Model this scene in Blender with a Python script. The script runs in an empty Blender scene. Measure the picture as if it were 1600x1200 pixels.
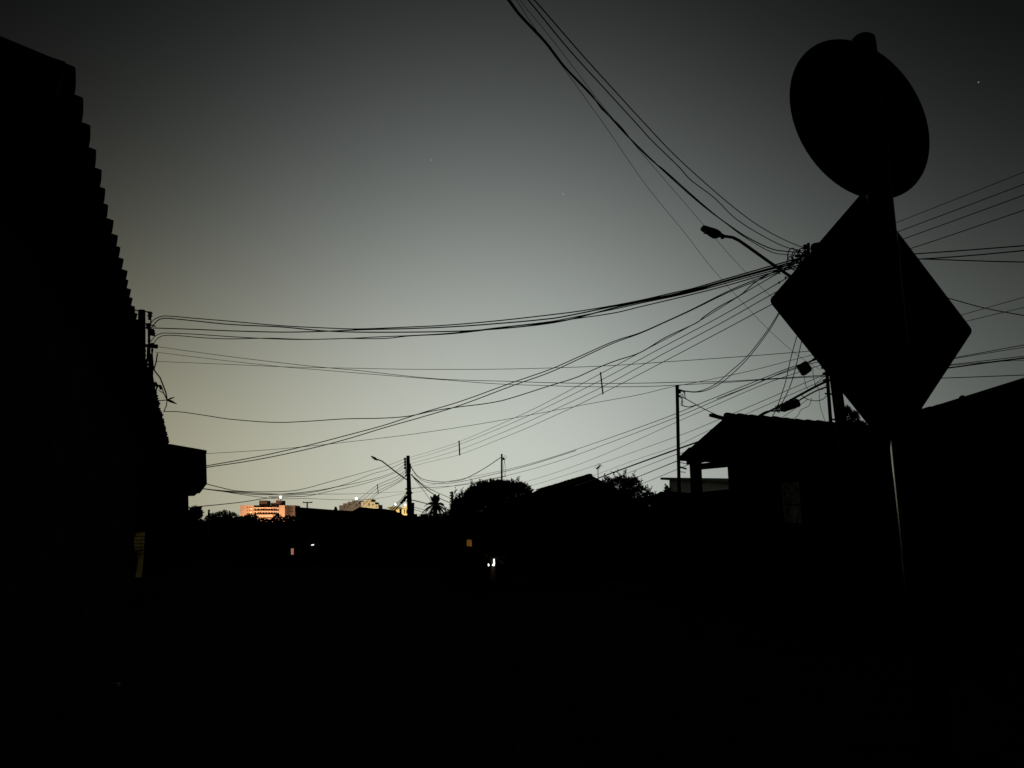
import bpy, random
import numpy as np
from math import sin, cos, pi, radians, atan2, sqrt
from mathutils import Vector, Matrix

random.seed(11)
S = bpy.context.scene
COL = S.collection

# ------------------------------------------------------------------ camera
F_PX, PITCH, EYE = 1156.0, radians(11.3), 1.55        # photo focal length in its own 1600 px width
cam = bpy.data.cameras.new('camera')
cam.sensor_width = 36.0
cam.lens = 36.0 * F_PX / 1600.0
cam.clip_start, cam.clip_end = 0.05, 9000.0
co = bpy.data.objects.new('camera', cam)
COL.objects.link(co)
co.location = (0, 0, EYE)
co.rotation_euler = (pi / 2 + PITCH, 0, 0)
S.camera = co

# ------------------------------------------------------------------ night sky: town glow low in front, dark above and behind
W = bpy.data.worlds.new('World')
S.world = W
W.use_nodes = True
nt = W.node_tree
for n in list(nt.nodes):
    nt.nodes.remove(n)
N, L = nt.nodes.new, nt.links.new


def wmath(op, a, b=None):
    n = N('ShaderNodeMath'); n.operation = op
    for i, v in enumerate((a, b)):
        if v is None:
            continue
        if isinstance(v, (int, float)):
            n.inputs[i].default_value = v
        else:
            L(v, n.inputs[i])
    return n.outputs[0]


tc = N('ShaderNodeTexCoord')
nrm = N('ShaderNodeVectorMath'); nrm.operation = 'NORMALIZE'
L(tc.outputs['Generated'], nrm.inputs[0])
sep = N('ShaderNodeSeparateXYZ')
L(nrm.outputs[0], sep.inputs[0])
zz = wmath('MULTIPLY', sep.outputs['Z'], sep.outputs['Z'])


def lobe(az, kz, ka, amp, col, axis=None):
    """glow centred on a compass bearing: falls with height and with angle from the bearing"""
    a = radians(az)
    d = N('ShaderNodeVectorMath'); d.operation = 'DOT_PRODUCT'
    L(nrm.outputs[0], d.inputs[0]); d.inputs[1].default_value = axis or (sin(a), cos(a), 0)
    e = wmath('MULTIPLY', wmath('SUBTRACT', 1.0, d.outputs['Value']), -ka)
    e = wmath('ADD', e, wmath('MULTIPLY', zz, -kz))
    v = wmath('MULTIPLY', wmath('EXPONENT', e), amp)
    m = N('ShaderNodeVectorMath'); m.operation = 'SCALE'
    m.inputs[0].default_value = col
    L(v, m.inputs['Scale'])
    return m.outputs[0]


def vadd(a, b):
    n = N('ShaderNodeVectorMath'); n.operation = 'ADD'
    L(a, n.inputs[0]); L(b, n.inputs[1])
    return n.outputs[0]


glow = lobe(10.5, 7.39, 8.6, 1.0, (0.2400, 0.2630, 0.2380))           # broad town glow low on the right
glow = vadd(glow, lobe(-21.0, 9.5, 11.5, 1.0, (0.2560, 0.2300, 0.1330)))   # warmer glow over the lit blocks
e3, a3 = radians(9.22), radians(-1.9)
glow = vadd(glow, lobe(0, 0.0, 17.41, 1.0, (0.2600, 0.2850, 0.2790), (sin(a3) * cos(e3), cos(a3) * cos(e3), sin(e3))))
base = N('ShaderNodeVectorMath'); base.operation = 'ADD'
L(glow, base.inputs[0]); base.inputs[1].default_value = (0.0003, 0.0007, 0.0012)
# faint unevenness of thin haze
nz = N('ShaderNodeTexNoise'); nz.inputs['Scale'].default_value = 2.6; nz.inputs['Detail'].default_value = 5.0
L(nrm.outputs[0], nz.inputs['Vector'])
vary = wmath('ADD', wmath('MULTIPLY', nz.outputs['Fac'], 0.07), 0.965)
sc = N('ShaderNodeVectorMath'); sc.operation = 'SCALE'
L(base.outputs[0], sc.inputs[0]); L(vary, sc.inputs['Scale'])
bg = N('ShaderNodeBackground'); bg.inputs['Strength'].default_value = 1.0
L(sc.outputs[0], bg.inputs['Color'])
wo = N('ShaderNodeOutputWorld')
L(bg.outputs[0], wo.inputs['Surface'])

S.view_settings.view_transform = 'Standard'
S.view_settings.look = 'None'
S.view_settings.exposure = 0.0
S.view_settings.gamma = 1.0
S.view_settings.use_curve_mapping = False


# ------------------------------------------------------------------ helpers
def at(x, y, D):
    """photo pixel (1600 x 1200) at forward distance D -> world point"""
    cx, cy = (x - 800) / F_PX, (600 - y) / F_PX
    d = np.array([cx, cos(PITCH) - cy * sin(PITCH), sin(PITCH) + cy * cos(PITCH)])
    return np.array([0, 0, EYE]) + d * (D / d[1])


def V(*a):
    return np.array(a, float)


def mat(name, col, rough=0.85, scale=6.0, amount=0.35, bump=0.2, metal=0.0, spec=0.3):
    m = bpy.data.materials.new(name); m.use_nodes = True
    t = m.node_tree; b = t.nodes['Principled BSDF']
    b.inputs['Roughness'].default_value = rough
    b.inputs['Metallic'].default_value = metal
    b.inputs['Specular IOR Level'].default_value = spec
    c = t.nodes.new('ShaderNodeTexCoord')
    n = t.nodes.new('ShaderNodeTexNoise'); n.inputs['Scale'].default_value = scale; n.inputs['Detail'].default_value = 6
    t.links.new(c.outputs['Object'], n.inputs['Vector'])
    r = t.nodes.new('ShaderNodeValToRGB')
    lo, hi = 1 - amount, 1 + amount
    r.color_ramp.elements[0].position = 0.3; r.color_ramp.elements[1].position = 0.7
    r.color_ramp.elements[0].color = (*[min(1, k * lo) for k in col], 1)
    r.color_ramp.elements[1].color = (*[min(1, k * hi) for k in col], 1)
    t.links.new(n.outputs['Fac'], r.inputs['Fac'])
    t.links.new(r.outputs['Color'], b.inputs['Base Color'])
    if bump:
        n2 = t.nodes.new('ShaderNodeTexNoise'); n2.inputs['Scale'].default_value = scale * 7; n2.inputs['Detail'].default_value = 4
        t.links.new(c.outputs['Object'], n2.inputs['Vector'])
        bp = t.nodes.new('ShaderNodeBump'); bp.inputs['Strength'].default_value = bump; bp.inputs['Distance'].default_value = 0.02
        t.links.new(n2.outputs['Fac'], bp.inputs['Height']); t.links.new(bp.outputs['Normal'], b.inputs['Normal'])
    return m


def glowmat(name, col, strength, scale=0, amount=0.5):
    m = bpy.data.materials.new(name); m.use_nodes = True
    t = m.node_tree; b = t.nodes['Principled BSDF']
    b.inputs['Base Color'].default_value = (0.05, 0.05, 0.05, 1)
    b.inputs['Emission Color'].default_value = (*col, 1)
    b.inputs['Emission Strength'].default_value = strength
    if scale:
        c = t.nodes.new('ShaderNodeTexCoord')
        n = t.nodes.new('ShaderNodeTexNoise'); n.inputs['Scale'].default_value = scale; n.inputs['Detail'].default_value = 3
        t.links.new(c.outputs['Object'], n.inputs['Vector'])
        mr = t.nodes.new('ShaderNodeMapRange')
        mr.inputs['From Min'].default_value = 0.35; mr.inputs['From Max'].default_value = 0.65
        mr.inputs['To Min'].default_value = strength * (1 - amount); mr.inputs['To Max'].default_value = strength * (1 + amount)
        t.links.new(n.outputs['Fac'], mr.inputs['Value'])
        t.links.new(mr.outputs['Result'], b.inputs['Emission Strength'])
    return m


M = dict(
    soil=mat('soil', (0.026, 0.023, 0.02), scale=0.8, spec=0.0),
    asphalt=mat('asphalt', (0.03, 0.03, 0.031), scale=3, rough=1.0, spec=0.0),
    paving=mat('paving', (0.036, 0.035, 0.033), scale=3, rough=1.0, spec=0.0),
    kerb=mat('kerb', (0.042, 0.042, 0.04), scale=5, spec=0.0, rough=1.0),
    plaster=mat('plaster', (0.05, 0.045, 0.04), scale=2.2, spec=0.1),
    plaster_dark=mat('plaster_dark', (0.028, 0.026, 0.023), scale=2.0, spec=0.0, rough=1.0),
    whitewash=mat('whitewash', (0.80, 0.79, 0.76), scale=2.5, amount=0.12),
    tile=mat('clay_tile', (0.03, 0.018, 0.014), scale=8, spec=0.0, rough=1.0),
    wood=mat('wood', (0.010, 0.008, 0.006), scale=6, spec=0.0, rough=1.0),
    concrete=mat('concrete', (0.055, 0.053, 0.05), scale=6, spec=0.1),
    galv=mat('galvanised_steel', (0.17, 0.17, 0.168), rough=0.14, metal=1.0, amount=0.12, scale=20, bump=0.0),
    sheet=mat('sign_back', (0.03, 0.03, 0.03), rough=0.8, metal=0.0, amount=0.15, scale=9, bump=0.03),
    iron=mat('iron', (0.02, 0.02, 0.02), rough=0.7, metal=0.0),
    rubber=mat('black_cable', (0.016, 0.016, 0.017), rough=0.65, amount=0.2, bump=0),
    plastic=mat('black_plastic', (0.02, 0.02, 0.021), rough=0.5, amount=0.2),
    porcelain=mat('porcelain', (0.09, 0.05, 0.035), rough=0.3),
    lamp_grey=mat('lamp_grey', (0.04, 0.04, 0.04), rough=0.7),
    leaf=mat('leaf', (0.022, 0.032, 0.014), scale=1.5, amount=0.5, bump=0, rough=0.7),
    leaf_b=mat('leaf_dry', (0.06, 0.065, 0.03), scale=1.5, amount=0.5, bump=0, rough=0.7),
    bark=mat('bark', (0.09, 0.07, 0.05), scale=9),
    render=mat('painted_render', (0.62, 0.52, 0.42), scale=0.25, amount=0.1, bump=0),
    cream=mat('cream_render', (0.66, 0.60, 0.46), scale=0.3, amount=0.1, bump=0),
    greyrender=mat('grey_render', (0.20, 0.18, 0.17), scale=0.3, amount=0.15, bump=0),
    tankgrey=mat('tank_grey', (0.075, 0.06, 0.058), scale=0.3, bump=0),
    glass=mat('dark_glass', (0.03, 0.03, 0.035), rough=0.15, scale=1, bump=0, spec=0.5),
    paper=mat('paper', (0.8, 0.78, 0.68), scale=12, amount=0.15),
    door=mat('painted_metal', (0.13, 0.12, 0.11), scale=3),
)


def frame_of(o):
    p = V(0, 0, 0)
    while o is not None:
        p = p + np.array(o.location); o = o.parent
    return p


class MB:
    def __init__(self):
        self.v, self.f = [], []

    def add(self, vs, fs):
        n = len(self.v)
        self.v += [tuple(map(float, q)) for q in vs]
        self.f += [tuple(i + n for i in f) for f in fs]
        return self

    def hexa(self, b, t):
        """b, t: four bottom and four top points, same order"""
        return self.add(list(b) + list(t), [(3, 2, 1, 0), (4, 5, 6, 7), (0, 1, 5, 4), (1, 2, 6, 5), (2, 3, 7, 6), (3, 0, 4, 7)])

    def box(self, c, sx, sy, sz, az=0.0):
        """centre c, sizes along u (bearing az + 90), along bearing az, and up"""
        ux, uy = V(cos(az), -sin(az), 0), V(sin(az), cos(az), 0)
        c = np.array(c)
        q = [c + a * ux * sx / 2 + b * uy * sy / 2 for a, b in ((-1, -1), (1, -1), (1, 1), (-1, 1))]
        return self.hexa([p - V(0, 0, sz / 2) for p in q], [p + V(0, 0, sz / 2) for p in q])

    def prism(self, poly, ext):
        """closed planar polygon pushed along the vector ext"""
        n = len(poly); e = np.array(ext)
        fs = [tuple(range(n)), tuple(range(2 * n - 1, n - 1, -1))]
        fs += [(i, (i + 1) % n, n + (i + 1) % n, n + i) for i in range(n)]
        return self.add([np.array(p) for p in poly] + [np.array(p) + e for p in poly], fs)

    def tube(self, pts, r, n=6, cap=True):
        pts = [np.array(p, float) for p in pts]
        rs = r if isinstance(r, (list, tuple)) else [r] * len(pts)
        vs, fs = [], []
        for i, p in enumerate(pts):
            d = pts[min(i + 1, len(pts) - 1)] - pts[max(i - 1, 0)]
            d = d / (np.linalg.norm(d) + 1e-12)
            a = np.cross(d, V(0, 0, 1) if abs(d[2]) < 0.9 else V(1, 0, 0)); a /= np.linalg.norm(a)
            b = np.cross(d, a)
            vs += [p + rs[i] * (cos(2 * pi * k / n) * a + sin(2 * pi * k / n) * b) for k in range(n)]
        for i in range(len(pts) - 1):
            fs += [(i * n + k, i * n + (k + 1) % n, (i + 1) * n + (k + 1) % n, (i + 1) * n + k) for k in range(n)]
        if cap:
            fs += [tuple(range(n - 1, -1, -1)), tuple(range((len(pts) - 1) * n, len(pts) * n))]
        return self.add(vs, fs)

    def lathe(self, base, prof, n=14):
        """profile of (radius, height) pairs round the vertical through base"""
        vs, fs = [], []
        for r, z in prof:
            vs += [np.array(base) + V(r * cos(2 * pi * k / n), r * sin(2 * pi * k / n), z) for k in range(n)]
        m = len(prof)
        for i in range(m - 1):
            fs += [(i * n + k, i * n + (k + 1) % n, (i + 1) * n + (k + 1) % n, (i + 1) * n + k) for k in range(n)]
        fs += [tuple(range(n - 1, -1, -1)), tuple(range((m - 1) * n, m * n))]
        return self.add(vs, fs)

    def ball(self, c, r, n=8, sq=(1, 1, 1)):
        c = np.array(c); prof = []
        vs, fs = [], []
        m = n // 2 + 1
        for i in range(m + 1):
            t = pi * i / m
            for k in range(n):
                vs.append(c + r * V(sq[0] * sin(t) * cos(2 * pi * k / n), sq[1] * sin(t) * sin(2 * pi * k / n), sq[2] * cos(t)))
        for i in range(m):
            fs += [(i * n + k, (i + 1) * n + k, (i + 1) * n + (k + 1) % n, i * n + (k + 1) % n) for k in range(n)]
        return self.add(vs, fs)

    def build(self, name, m, parent=None, origin=None, smooth=False, **props):
        if parent is not None:
            off = frame_of(parent); loc = V(0, 0, 0)
        else:
            if origin is None:
                a = np.array(self.v); origin = V((a[:, 0].min() + a[:, 0].max()) / 2, (a[:, 1].min() + a[:, 1].max()) / 2, a[:, 2].min())
            off = loc = np.array(origin, float)
        me = bpy.data.meshes.new(name)
        me.from_pydata([tuple(np.array(q) - off) for q in self.v], [], self.f)
        me.materials.append(m if not isinstance(m, str) else M[m])
        if smooth:
            me.polygons.foreach_set('use_smooth', [True] * len(me.polygons))
        me.update()
        o = bpy.data.objects.new(name, me); COL.objects.link(o)
        o.location = tuple(loc)
        if parent is not None:
            o.parent = parent
        for k, v in props.items():
            o[k] = v
        return o


def tag(o, label, cat, group=None):
    o['label'] = label; o['category'] = cat
    if group:
        o['group'] = group
    return o


def thing(name, label, cat, loc, group=None):
    o = bpy.data.objects.new(name, None); COL.objects.link(o)
    o.empty_display_size = 0.2
    o.location = tuple(map(float, loc))
    return tag(o, label, cat, group)


def bearing(deg):
    a = radians(deg)
    return V(sin(a), cos(a), 0)


def ground_z(y):
    y = float(y)
    if y < 18: return 0.0
    if y < 90: return -(y - 18) * 0.028
    return -2.016 - min(y - 90, 400) * 0.004


UP = V(0, 0, 1)

# ------------------------------------------------------------------ ground, road, pavements
ys = [-40, -10, 0, 18, 30, 45, 60, 75, 90, 140, 250, 490, 900, 2500, 6000]
xs = [-4000, -800, -200, -60, -30, -15, -7, 0, 7, 15, 30, 60, 200, 800, 4000]
g = MB()
g.add([(x, y, ground_z(y) - 0.02) for y in ys for x in xs],
      [(j * len(xs) + i, j * len(xs) + i + 1, (j + 1) * len(xs) + i + 1, (j + 1) * len(xs) + i) for j in range(len(ys) - 1) for i in range(len(xs) - 1)])
g.build('ground', 'soil', origin=(0, 0, 0), kind='structure')

RD = bearing(-15)                       # the street runs ahead and a little left
RN = V(RD[1], -RD[0], 0)                # to its right
RC = V(2.9, 2.0, 0)                     # a point on its centre line


def strip(t0, t1, o0, o1, dz, thick):
    m = MB(); ts = np.linspace(t0, t1, 14)
    a = [RC + RD * t + RN * o0 for t in ts]; b = [RC + RD * t + RN * o1 for t in ts]
    for i in range(len(ts) - 1):
        q = [a[i], b[i], b[i + 1], a[i + 1]]
        top = [V(p[0], p[1], ground_z(p[1]) + dz) for p in q]
        m.hexa([p - V(0, 0, thick) for p in top], top)
    return m


strip(-25, 62, -1.75, 4.6, 0.004, 0.02).build('road', 'asphalt', kind='structure')
strip(-25, 60, -6.5, -1.93, 0.13, 0.2).build('pavement', 'paving', kind='structure')
strip(-25, 60, 4.78, 7.2, 0.13, 0.2).build('pavement', 'paving', kind='structure')
for off in (-1.84, 4.69):
    k = MB()
    k = strip(-25, 60, off - 0.087, off + 0.087, 0.142, 0.2)
    k.build('kerb', 'kerb', kind='structure')
cr = MB(); cr.box((-13, 67.5, ground_z(67.5) + 0.006), 90, 6.5, 0.02)
cr.build('cross_street', 'asphalt', kind='structure')

# ------------------------------------------------------------------ house on the left with the scalloped tile eave
e0 = V(-1.906, 2.876, 3.55)
ud = bearing(-22.95)                                  # along the eave
vd = V(-cos(radians(-23.2)), sin(radians(-23.2)), 0)   # away from the street
vd = V(-ud[1], ud[0], 0)
SL = 0.155                                            # roof pitch
LEN, RUN = 15.2, 4.2
rn = vd * -SL + UP; rn /= np.linalg.norm(rn)         # roof normal
rs_ = vd + UP * SL; rs_ /= np.linalg.norm(rs_)        # up the slope
house = thing('corner_house', 'single storey house close on the left under a low tiled roof with scalloped eave', 'house', e0 * V(1, 1, 0) + vd * 2)
w0 = e0 + vd * 0.45
wt = 3.55 + 0.45 * SL - 0.12
wm = MB()
a, b = w0 * V(1, 1, 0), (w0 + ud * (LEN - 0.3)) * V(1, 1, 0)
wm.prism([a + UP * -.3, a + UP * wt, a + vd * 0.2 + UP * (wt + .068), a + vd * 0.2 + UP * -.3], ud * (LEN - .3))
wm.build('street_wall', 'plaster_dark', house)
gm = MB()
c = a + vd * RUN
gm.prism([a + vd * .203 + UP * -.3, a + vd * .203 + UP * (wt + .06), c + UP * (wt + RUN * SL - .02), c + UP * -.3], ud * 0.2)
gm.build('gable_wall', 'plaster_dark', house)
dk = MB()
q = [e0 + rn * -0.07 + rs_ * .06, e0 + ud * LEN + rn * -0.07 + rs_ * .06, e0 + ud * LEN + rs_ * (RUN + .6) - rn * .07, e0 + rs_ * (RUN + .6) - rn * .07]
dk.hexa(q, [p + rn * .045 for p in q])
dk.build('roof_deck', 'wood', house)
fb = MB(); fb.hexa([e0 + rs_ * .04 - rn * .16, e0 + ud * LEN + rs_ * .04 - rn * .16, e0 + ud * LEN + rs_ * .058 - rn * .16, e0 + rs_ * .058 - rn * .16],
                   [e0 + rs_ * .04 - rn * .03, e0 + ud * LEN + rs_ * .04 - rn * .03, e0 + ud * LEN + rs_ * .058 - rn * .03, e0 + rs_ * .058 - rn * .03])
fb.build('fascia_board', 'wood', house)
SP = 0.252


def barrel(c0, along, length, wdt, h, nrm_, cross, th=0.016, n=8):
    """one curved clay tile: convex, with thickness, lip hanging at its lower end"""
    m = MB(); prof = []
    for i in range(n + 1):
        t = -1 + 2 * i / n
        prof.append((t * wdt / 2, h * sqrt(max(0, 1 - abs(t) ** 3.5))))
    inner = [(x * 0.9, max(y - th, -0.002)) for x, y in prof]
    ring = prof + inner[::-1]
    P = [c0 + cross * x + nrm_ * y for x, y in ring]
    Q = [p + along * length + nrm_ * 0.012 for p in P]
    k = len(P); half = n + 1
    fs = [(i, (i + 1) % k, k + (i + 1) % k, k + i) for i in range(k)]
    for i in range(n):
        fs.append((i + 1, i, k - 1 - i, k - 2 - i)); fs.append((k + i, k + i + 1, 2 * k - 2 - i, 2 * k - 1 - i))
    return m.add(P + Q, fs)


sk = radians(6.8)                                    # tiles laid a little askew, so their square ends step along the eave
cx_ = ud * cos(sk) + rs_ * sin(sk); al_ = rs_ * cos(sk) - ud * sin(sk)
nt_ = int(LEN / SP)
for i in range(nt_):
    jit = (random.choice((0, 0, 0, .008, -.008)) + random.uniform(-.006, .006)) * (i > 1)
    c0 = e0 + ud * (SP * (i + .5)) + rs_ * (0.006 + jit) - rn * 0.036
    barrel(c0, al_, 0.42, SP * 1.03, 0.036 + random.uniform(-.007, .007), rn, cx_).build('roof_tile', 'tile', house)
fld = MB()
for r in range(1, 12):
    for i in range(nt_):
        c0 = e0 + ud * (SP * (i + .5)) + rs_ * (0.36 * r + .016) - rn * 0.03
        t = barrel(c0, al_, 0.4, SP * 1.03, 0.036, rn, cx_, n=4)
        fld.add(t.v, t.f)
fld.build('tile_field', 'tile', house, kind='stuff')
# verge: board under the near gable edge
vg = MB()
v0 = e0 + rs_ * .03
q = [v0 - rn * .16 + ud * .01, v0 - rn * .16 + ud * .06, v0 + rs_ * (RUN + .6) - rn * .16 + ud * .06, v0 + rs_ * (RUN + .6) - rn * .16 + ud * .01]
vg.hexa(q, [p + rn * 0.155 for p in q])
vg.build('verge_board', 'plaster_dark', house)

# neighbour with the jutting upper floor, beyond the eave
D = 17.0
nb = thing('neighbour_house', 'flat roofed house beyond the tiled eave, its upper floor jutting over the pavement', 'house', at(285, 845, D) * V(1, 1, 0))
poly = [at(210, 682, D), at(262, 695, D), at(322, 705, D), at(323.5, 756, D), at(292, 760, D), at(210, 762, D)]
ub = MB().prism(poly, V(-1.9, 4.2, 0))
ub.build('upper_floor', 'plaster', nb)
lip = MB().prism([at(285, 757, D), at(318.5, 756.5, D), at(318.5, 762, D), at(285, 763, D)], V(-1.9, 4.0, 0))
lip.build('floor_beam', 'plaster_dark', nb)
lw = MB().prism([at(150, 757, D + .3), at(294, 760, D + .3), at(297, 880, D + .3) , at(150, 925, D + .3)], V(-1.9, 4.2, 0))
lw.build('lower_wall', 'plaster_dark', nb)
cop = MB().prism([at(210, 680, D - .05), at(262, 693, D - .05), at(323, 703.5, D - .05), at(323, 706.5, D - .05), at(262, 697, D - .05), at(210, 684, D - .05)], V(-1.9, 4.4, 0))
cop.build('coping', 'plaster', nb)
# dim doorway light between the two houses, painted as a glowing panel
D2 = 15.4
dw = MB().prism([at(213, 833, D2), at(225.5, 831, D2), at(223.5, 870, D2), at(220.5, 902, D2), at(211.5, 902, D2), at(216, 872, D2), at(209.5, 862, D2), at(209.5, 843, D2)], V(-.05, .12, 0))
dl = dw.build('passage_glow_panel', glowmat('dim_yellow', (1.0, 0.76, 0.18), 0.0075, scale=3.0, amount=.85))
tag(dl, 'narrow dim yellow slatted panel of painted glow low between the two houses on the left', 'glow panel')
sl = MB()
for k in range(6):
    y = 838 + k * 5.6
    sl.prism([at(209, y, D2 - .06), at(226, y - .6, D2 - .06), at(226, y + .5, D2 - .06), at(209, y + 1.1, D2 - .06)], V(0, .02, 0))
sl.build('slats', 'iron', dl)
pp = MB()
c = at(185, 1024, 7.0); rr = .045
vs = [c + V(random.uniform(-.05, .05), random.uniform(-.05, .05), random.uniform(0, .09)) for _ in range(12)]
pp.add(vs, [(0, 1, 2), (2, 3, 4), (4, 5, 6), (6, 7, 8), (8, 9, 10), (10, 11, 0), (1, 3, 5), (5, 7, 9), (2, 6, 10)])
c[2] = 0.13
for i in range(len(pp.v)):
    x, y, z = pp.v[i]; pp.v[i] = (x, y, max(.14, z - at(185, 1024, 7.0)[2] + .15))
tag(pp.build('crumpled_paper', 'paper'), 'small crumpled pale scrap lying on the dark pavement at lower left', 'litter')

# ------------------------------------------------------------------ the road sign seen from behind
yaw = radians(22.5)
sx = V(cos(yaw), sin(yaw), 0); sb = V(sin(yaw), -cos(yaw), 0)     # across the plate; out of its back towards us
YS = 1.93
mc, cc = at(1371, 495, YS), at(1346, 185, YS)
pc = (at(1361, 494, YS) + sb * 0.045) * V(1, 1, 0)
pc = V(1.008, 1.892, 0)
sign = thing('road_sign', 'road sign post with a round plate above a diamond plate, both seen from behind', 'road sign', pc + UP * .13)
R_ = 0.0345
MB().lathe(pc, [(R_, -.2), (R_, -.19), (R_, 1.2), (R_, 2.905), (R_, 2.915), (R_ * .96, 2.935), (R_ * .7, 2.945), (0.004, 2.949)], n=28).build('post', 'galv', sign, smooth=True)
# round plate
rp = MB(); n = 64
sxr = V(cos(radians(18.5)), sin(radians(18.5)), 0)
ring = [cc + .247 * (cos(2 * pi * k / n) * sxr + sin(2 * pi * k / n) * UP) for k in range(n)]
rp.prism(ring, sb * 0.003)
rp.build('round_plate', 'sheet', sign)
# diamond with rounded corners
h = 0.3712; rad = 0.014
dp = []
for k in range(4):
    ang = k * pi / 2
    cdir = V(cos(ang), sin(ang), 0)
    cen = cdir * (h - rad * sqrt(2))
    for j in range(7):
        t = ang - pi / 4 + (pi / 2) * j / 6
        dp.append(cen + rad * V(cos(t), sin(t), 0))
diamond = [mc + sx * p[0] + UP * p[1] for p in dp]
MB().prism(diamond, sb * 0.003).build('diamond_plate', 'sheet', sign)
for zc in (cc[2] + .12, cc[2] - .12, mc[2] + .17, mc[2] - .17):
    br = MB()
    c = V(pc[0], pc[1], zc)
    br.lathe(c - UP * .014, [(R_ + .004, 0), (R_ + .004, .028)], n=20)
    mid = c - sb * 0.03
    br.box(mid, .1, .014, .028, az=-yaw)
    br.build('clamp', 'galv', sign)

# ------------------------------------------------------------------ utility poles
def insulator(p, r, parent, m='porcelain'):
    MB().lathe(np.array(p) - UP * r, [(r * .55, 0), (r, r * .3), (r * .6, r * .9), (r, r * 1.4), (r * .5, r * 2)], n=8).build('insulator', m, parent)


DP1 = 14.0
# --- pole behind the sign
t1 = at(1277, 381, DP1); b1 = at(1313.5, 655, DP1)
dirp = (t1 - b1) / (t1[2] - b1[2])
g1 = b1 - dirp * b1[2]
p1 = thing('utility_pole', 'leaning concrete utility pole behind the diamond sign, hung with a tangle of cables', 'utility pole', g1)
MB().tube([g1 - dirp * .3, b1, t1], [.125, .104, .09], n=16).build('shaft', 'concrete', p1, smooth=True)
cd = MB().tube([at(1306, 740, DP1 - .25), at(1298, 660, DP1 - .25), at(1293.5, 600, DP1 - .25), at(1288, 540, DP1 - .25)], .034, n=8)
cd.build('conduit', 'iron', p1)
for k in range(4):
    q = at(1300.5 - k * 6, 655 - k * 40, DP1 - .2)
    MB().tube([q - V(.06, 0, 0), q + V(.22, .1, 0)], .018).build('strap', 'iron', p1)
# rack of insulators on the street side
for k, (x, y) in enumerate(((1217.5, 426.5), (1227.5, 433.5), (1217.5, 441.5))):
    insulator(at(x, y, DP1 - .3), .022, p1)
MB().tube([at(1243, 400, DP1 - .2), at(1290, 398, DP1)], .03).build('cable_bracket', 'iron', p1)
MB().tube([at(1240, 432, DP1 - .2), at(1290, 430, DP1)], .03).build('cable_bracket', 'iron', p1)
MB().tube([at(1263, 380, DP1 - .1), at(1263, 445, DP1 - .1)], .03).build('rack_bar', 'iron', p1)
for y in (386, 396, 406, 416, 428):
    insulator(at(1258, y, DP1 - .1), .05, p1)
MB().ball(at(1274, 387, DP1), .1, 10).build('pole_cap', 'concrete', p1)
for k, (x, y, r) in enumerate(((1247, 401, .14), (1240, 398, .13), (1250, 406, .17), (1236, 408, .09), (1255, 398, .13), (1243, 414, .10), (1262, 410, .16), (1252, 422, .1))):
    c = at(x, y, DP1 - .3 - .02 * k); w = MB()
    w.tube([c + r * V(cos(t) * .9, .3 * sin(t * 2), sin(t)) for t in np.linspace(0, 2 * pi * .93, 16)], .011)
    w.build('cable_loop', 'rubber', p1)
# small box on the pole below the sign
MB().box(at(1288, 561, DP1), .1, .1, .16).build('junction_box', 'plastic', p1)
MB().tube([at(1281, 563, DP1 - .1), at(1284, 572, DP1 - .1), at(1290, 573, DP1 - .1)], .018).build('hook', 'iron', p1)
MB().box(at(1289, 584, DP1 - .1), .06, .1, .05).build('clamp', 'iron', p1)
MB().box(at(1290, 595, DP1 - .1), .07, .1, .06).build('clamp', 'iron', p1)

# --- pole at far left behind the roof
DP0 = 22.0
t0, b0 = at(221.5, 485, DP0), at(221, 640, DP0)
g0 = b0 * V(1, 1, 0)
p0 = thing('utility_pole', 'concrete utility pole rising behind the scalloped eave at left with stacked insulators', 'utility pole', g0)
MB().tube([g0, b0, t0], [.15, .13, .105], n=14).build('shaft', 'concrete', p0, smooth=True)
MB().tube([at(207, 484, DP0 - .2), at(236, 488, DP0 - .2)], .02).build('crossarm', 'iron', p0)
MB().tube([at(210, 500, DP0 - .2), at(243, 510, DP0 - .2)], .02).build('crossarm', 'iron', p0)
MB().tube([at(225, 540, DP0 - .2), at(246, 540.5, DP0 - .2)], .05).build('crossarm', 'iron', p0)
MB().tube([at(208, 481, DP0 - .2), at(209, 510, DP0 - .2)], .05).build('rack_bar', 'iron', p0)
MB().tube([at(232.5, 505, DP0 - .25), at(234, 600, DP0 - .25)], .035).build('rack_bar', 'iron', p0)
for x, y, r in ((234.5, 491, .08), (234, 497, .06), (231.5, 510, .08), (237, 519, .1), (240, 522, .06), (233, 532, .05), (238, 540, .08), (244, 541.5, .06), (234, 556, .07), (233, 562, .06)):
    insulator(at(x, y, DP0 - .3), r, p0)
MB().tube([at(241, 660, DP0), at(242.5, 615, DP0), at(246, 602, DP0), at(250, 603, DP0), at(252, 608, DP0)], .045).build('service_bend', 'iron', p0)
MB().tube([at(240, 640, DP0), at(240, 602, DP0), at(243, 598, DP0), at(245, 602, DP0)], .045).build('service_bend', 'iron', p0)
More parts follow.
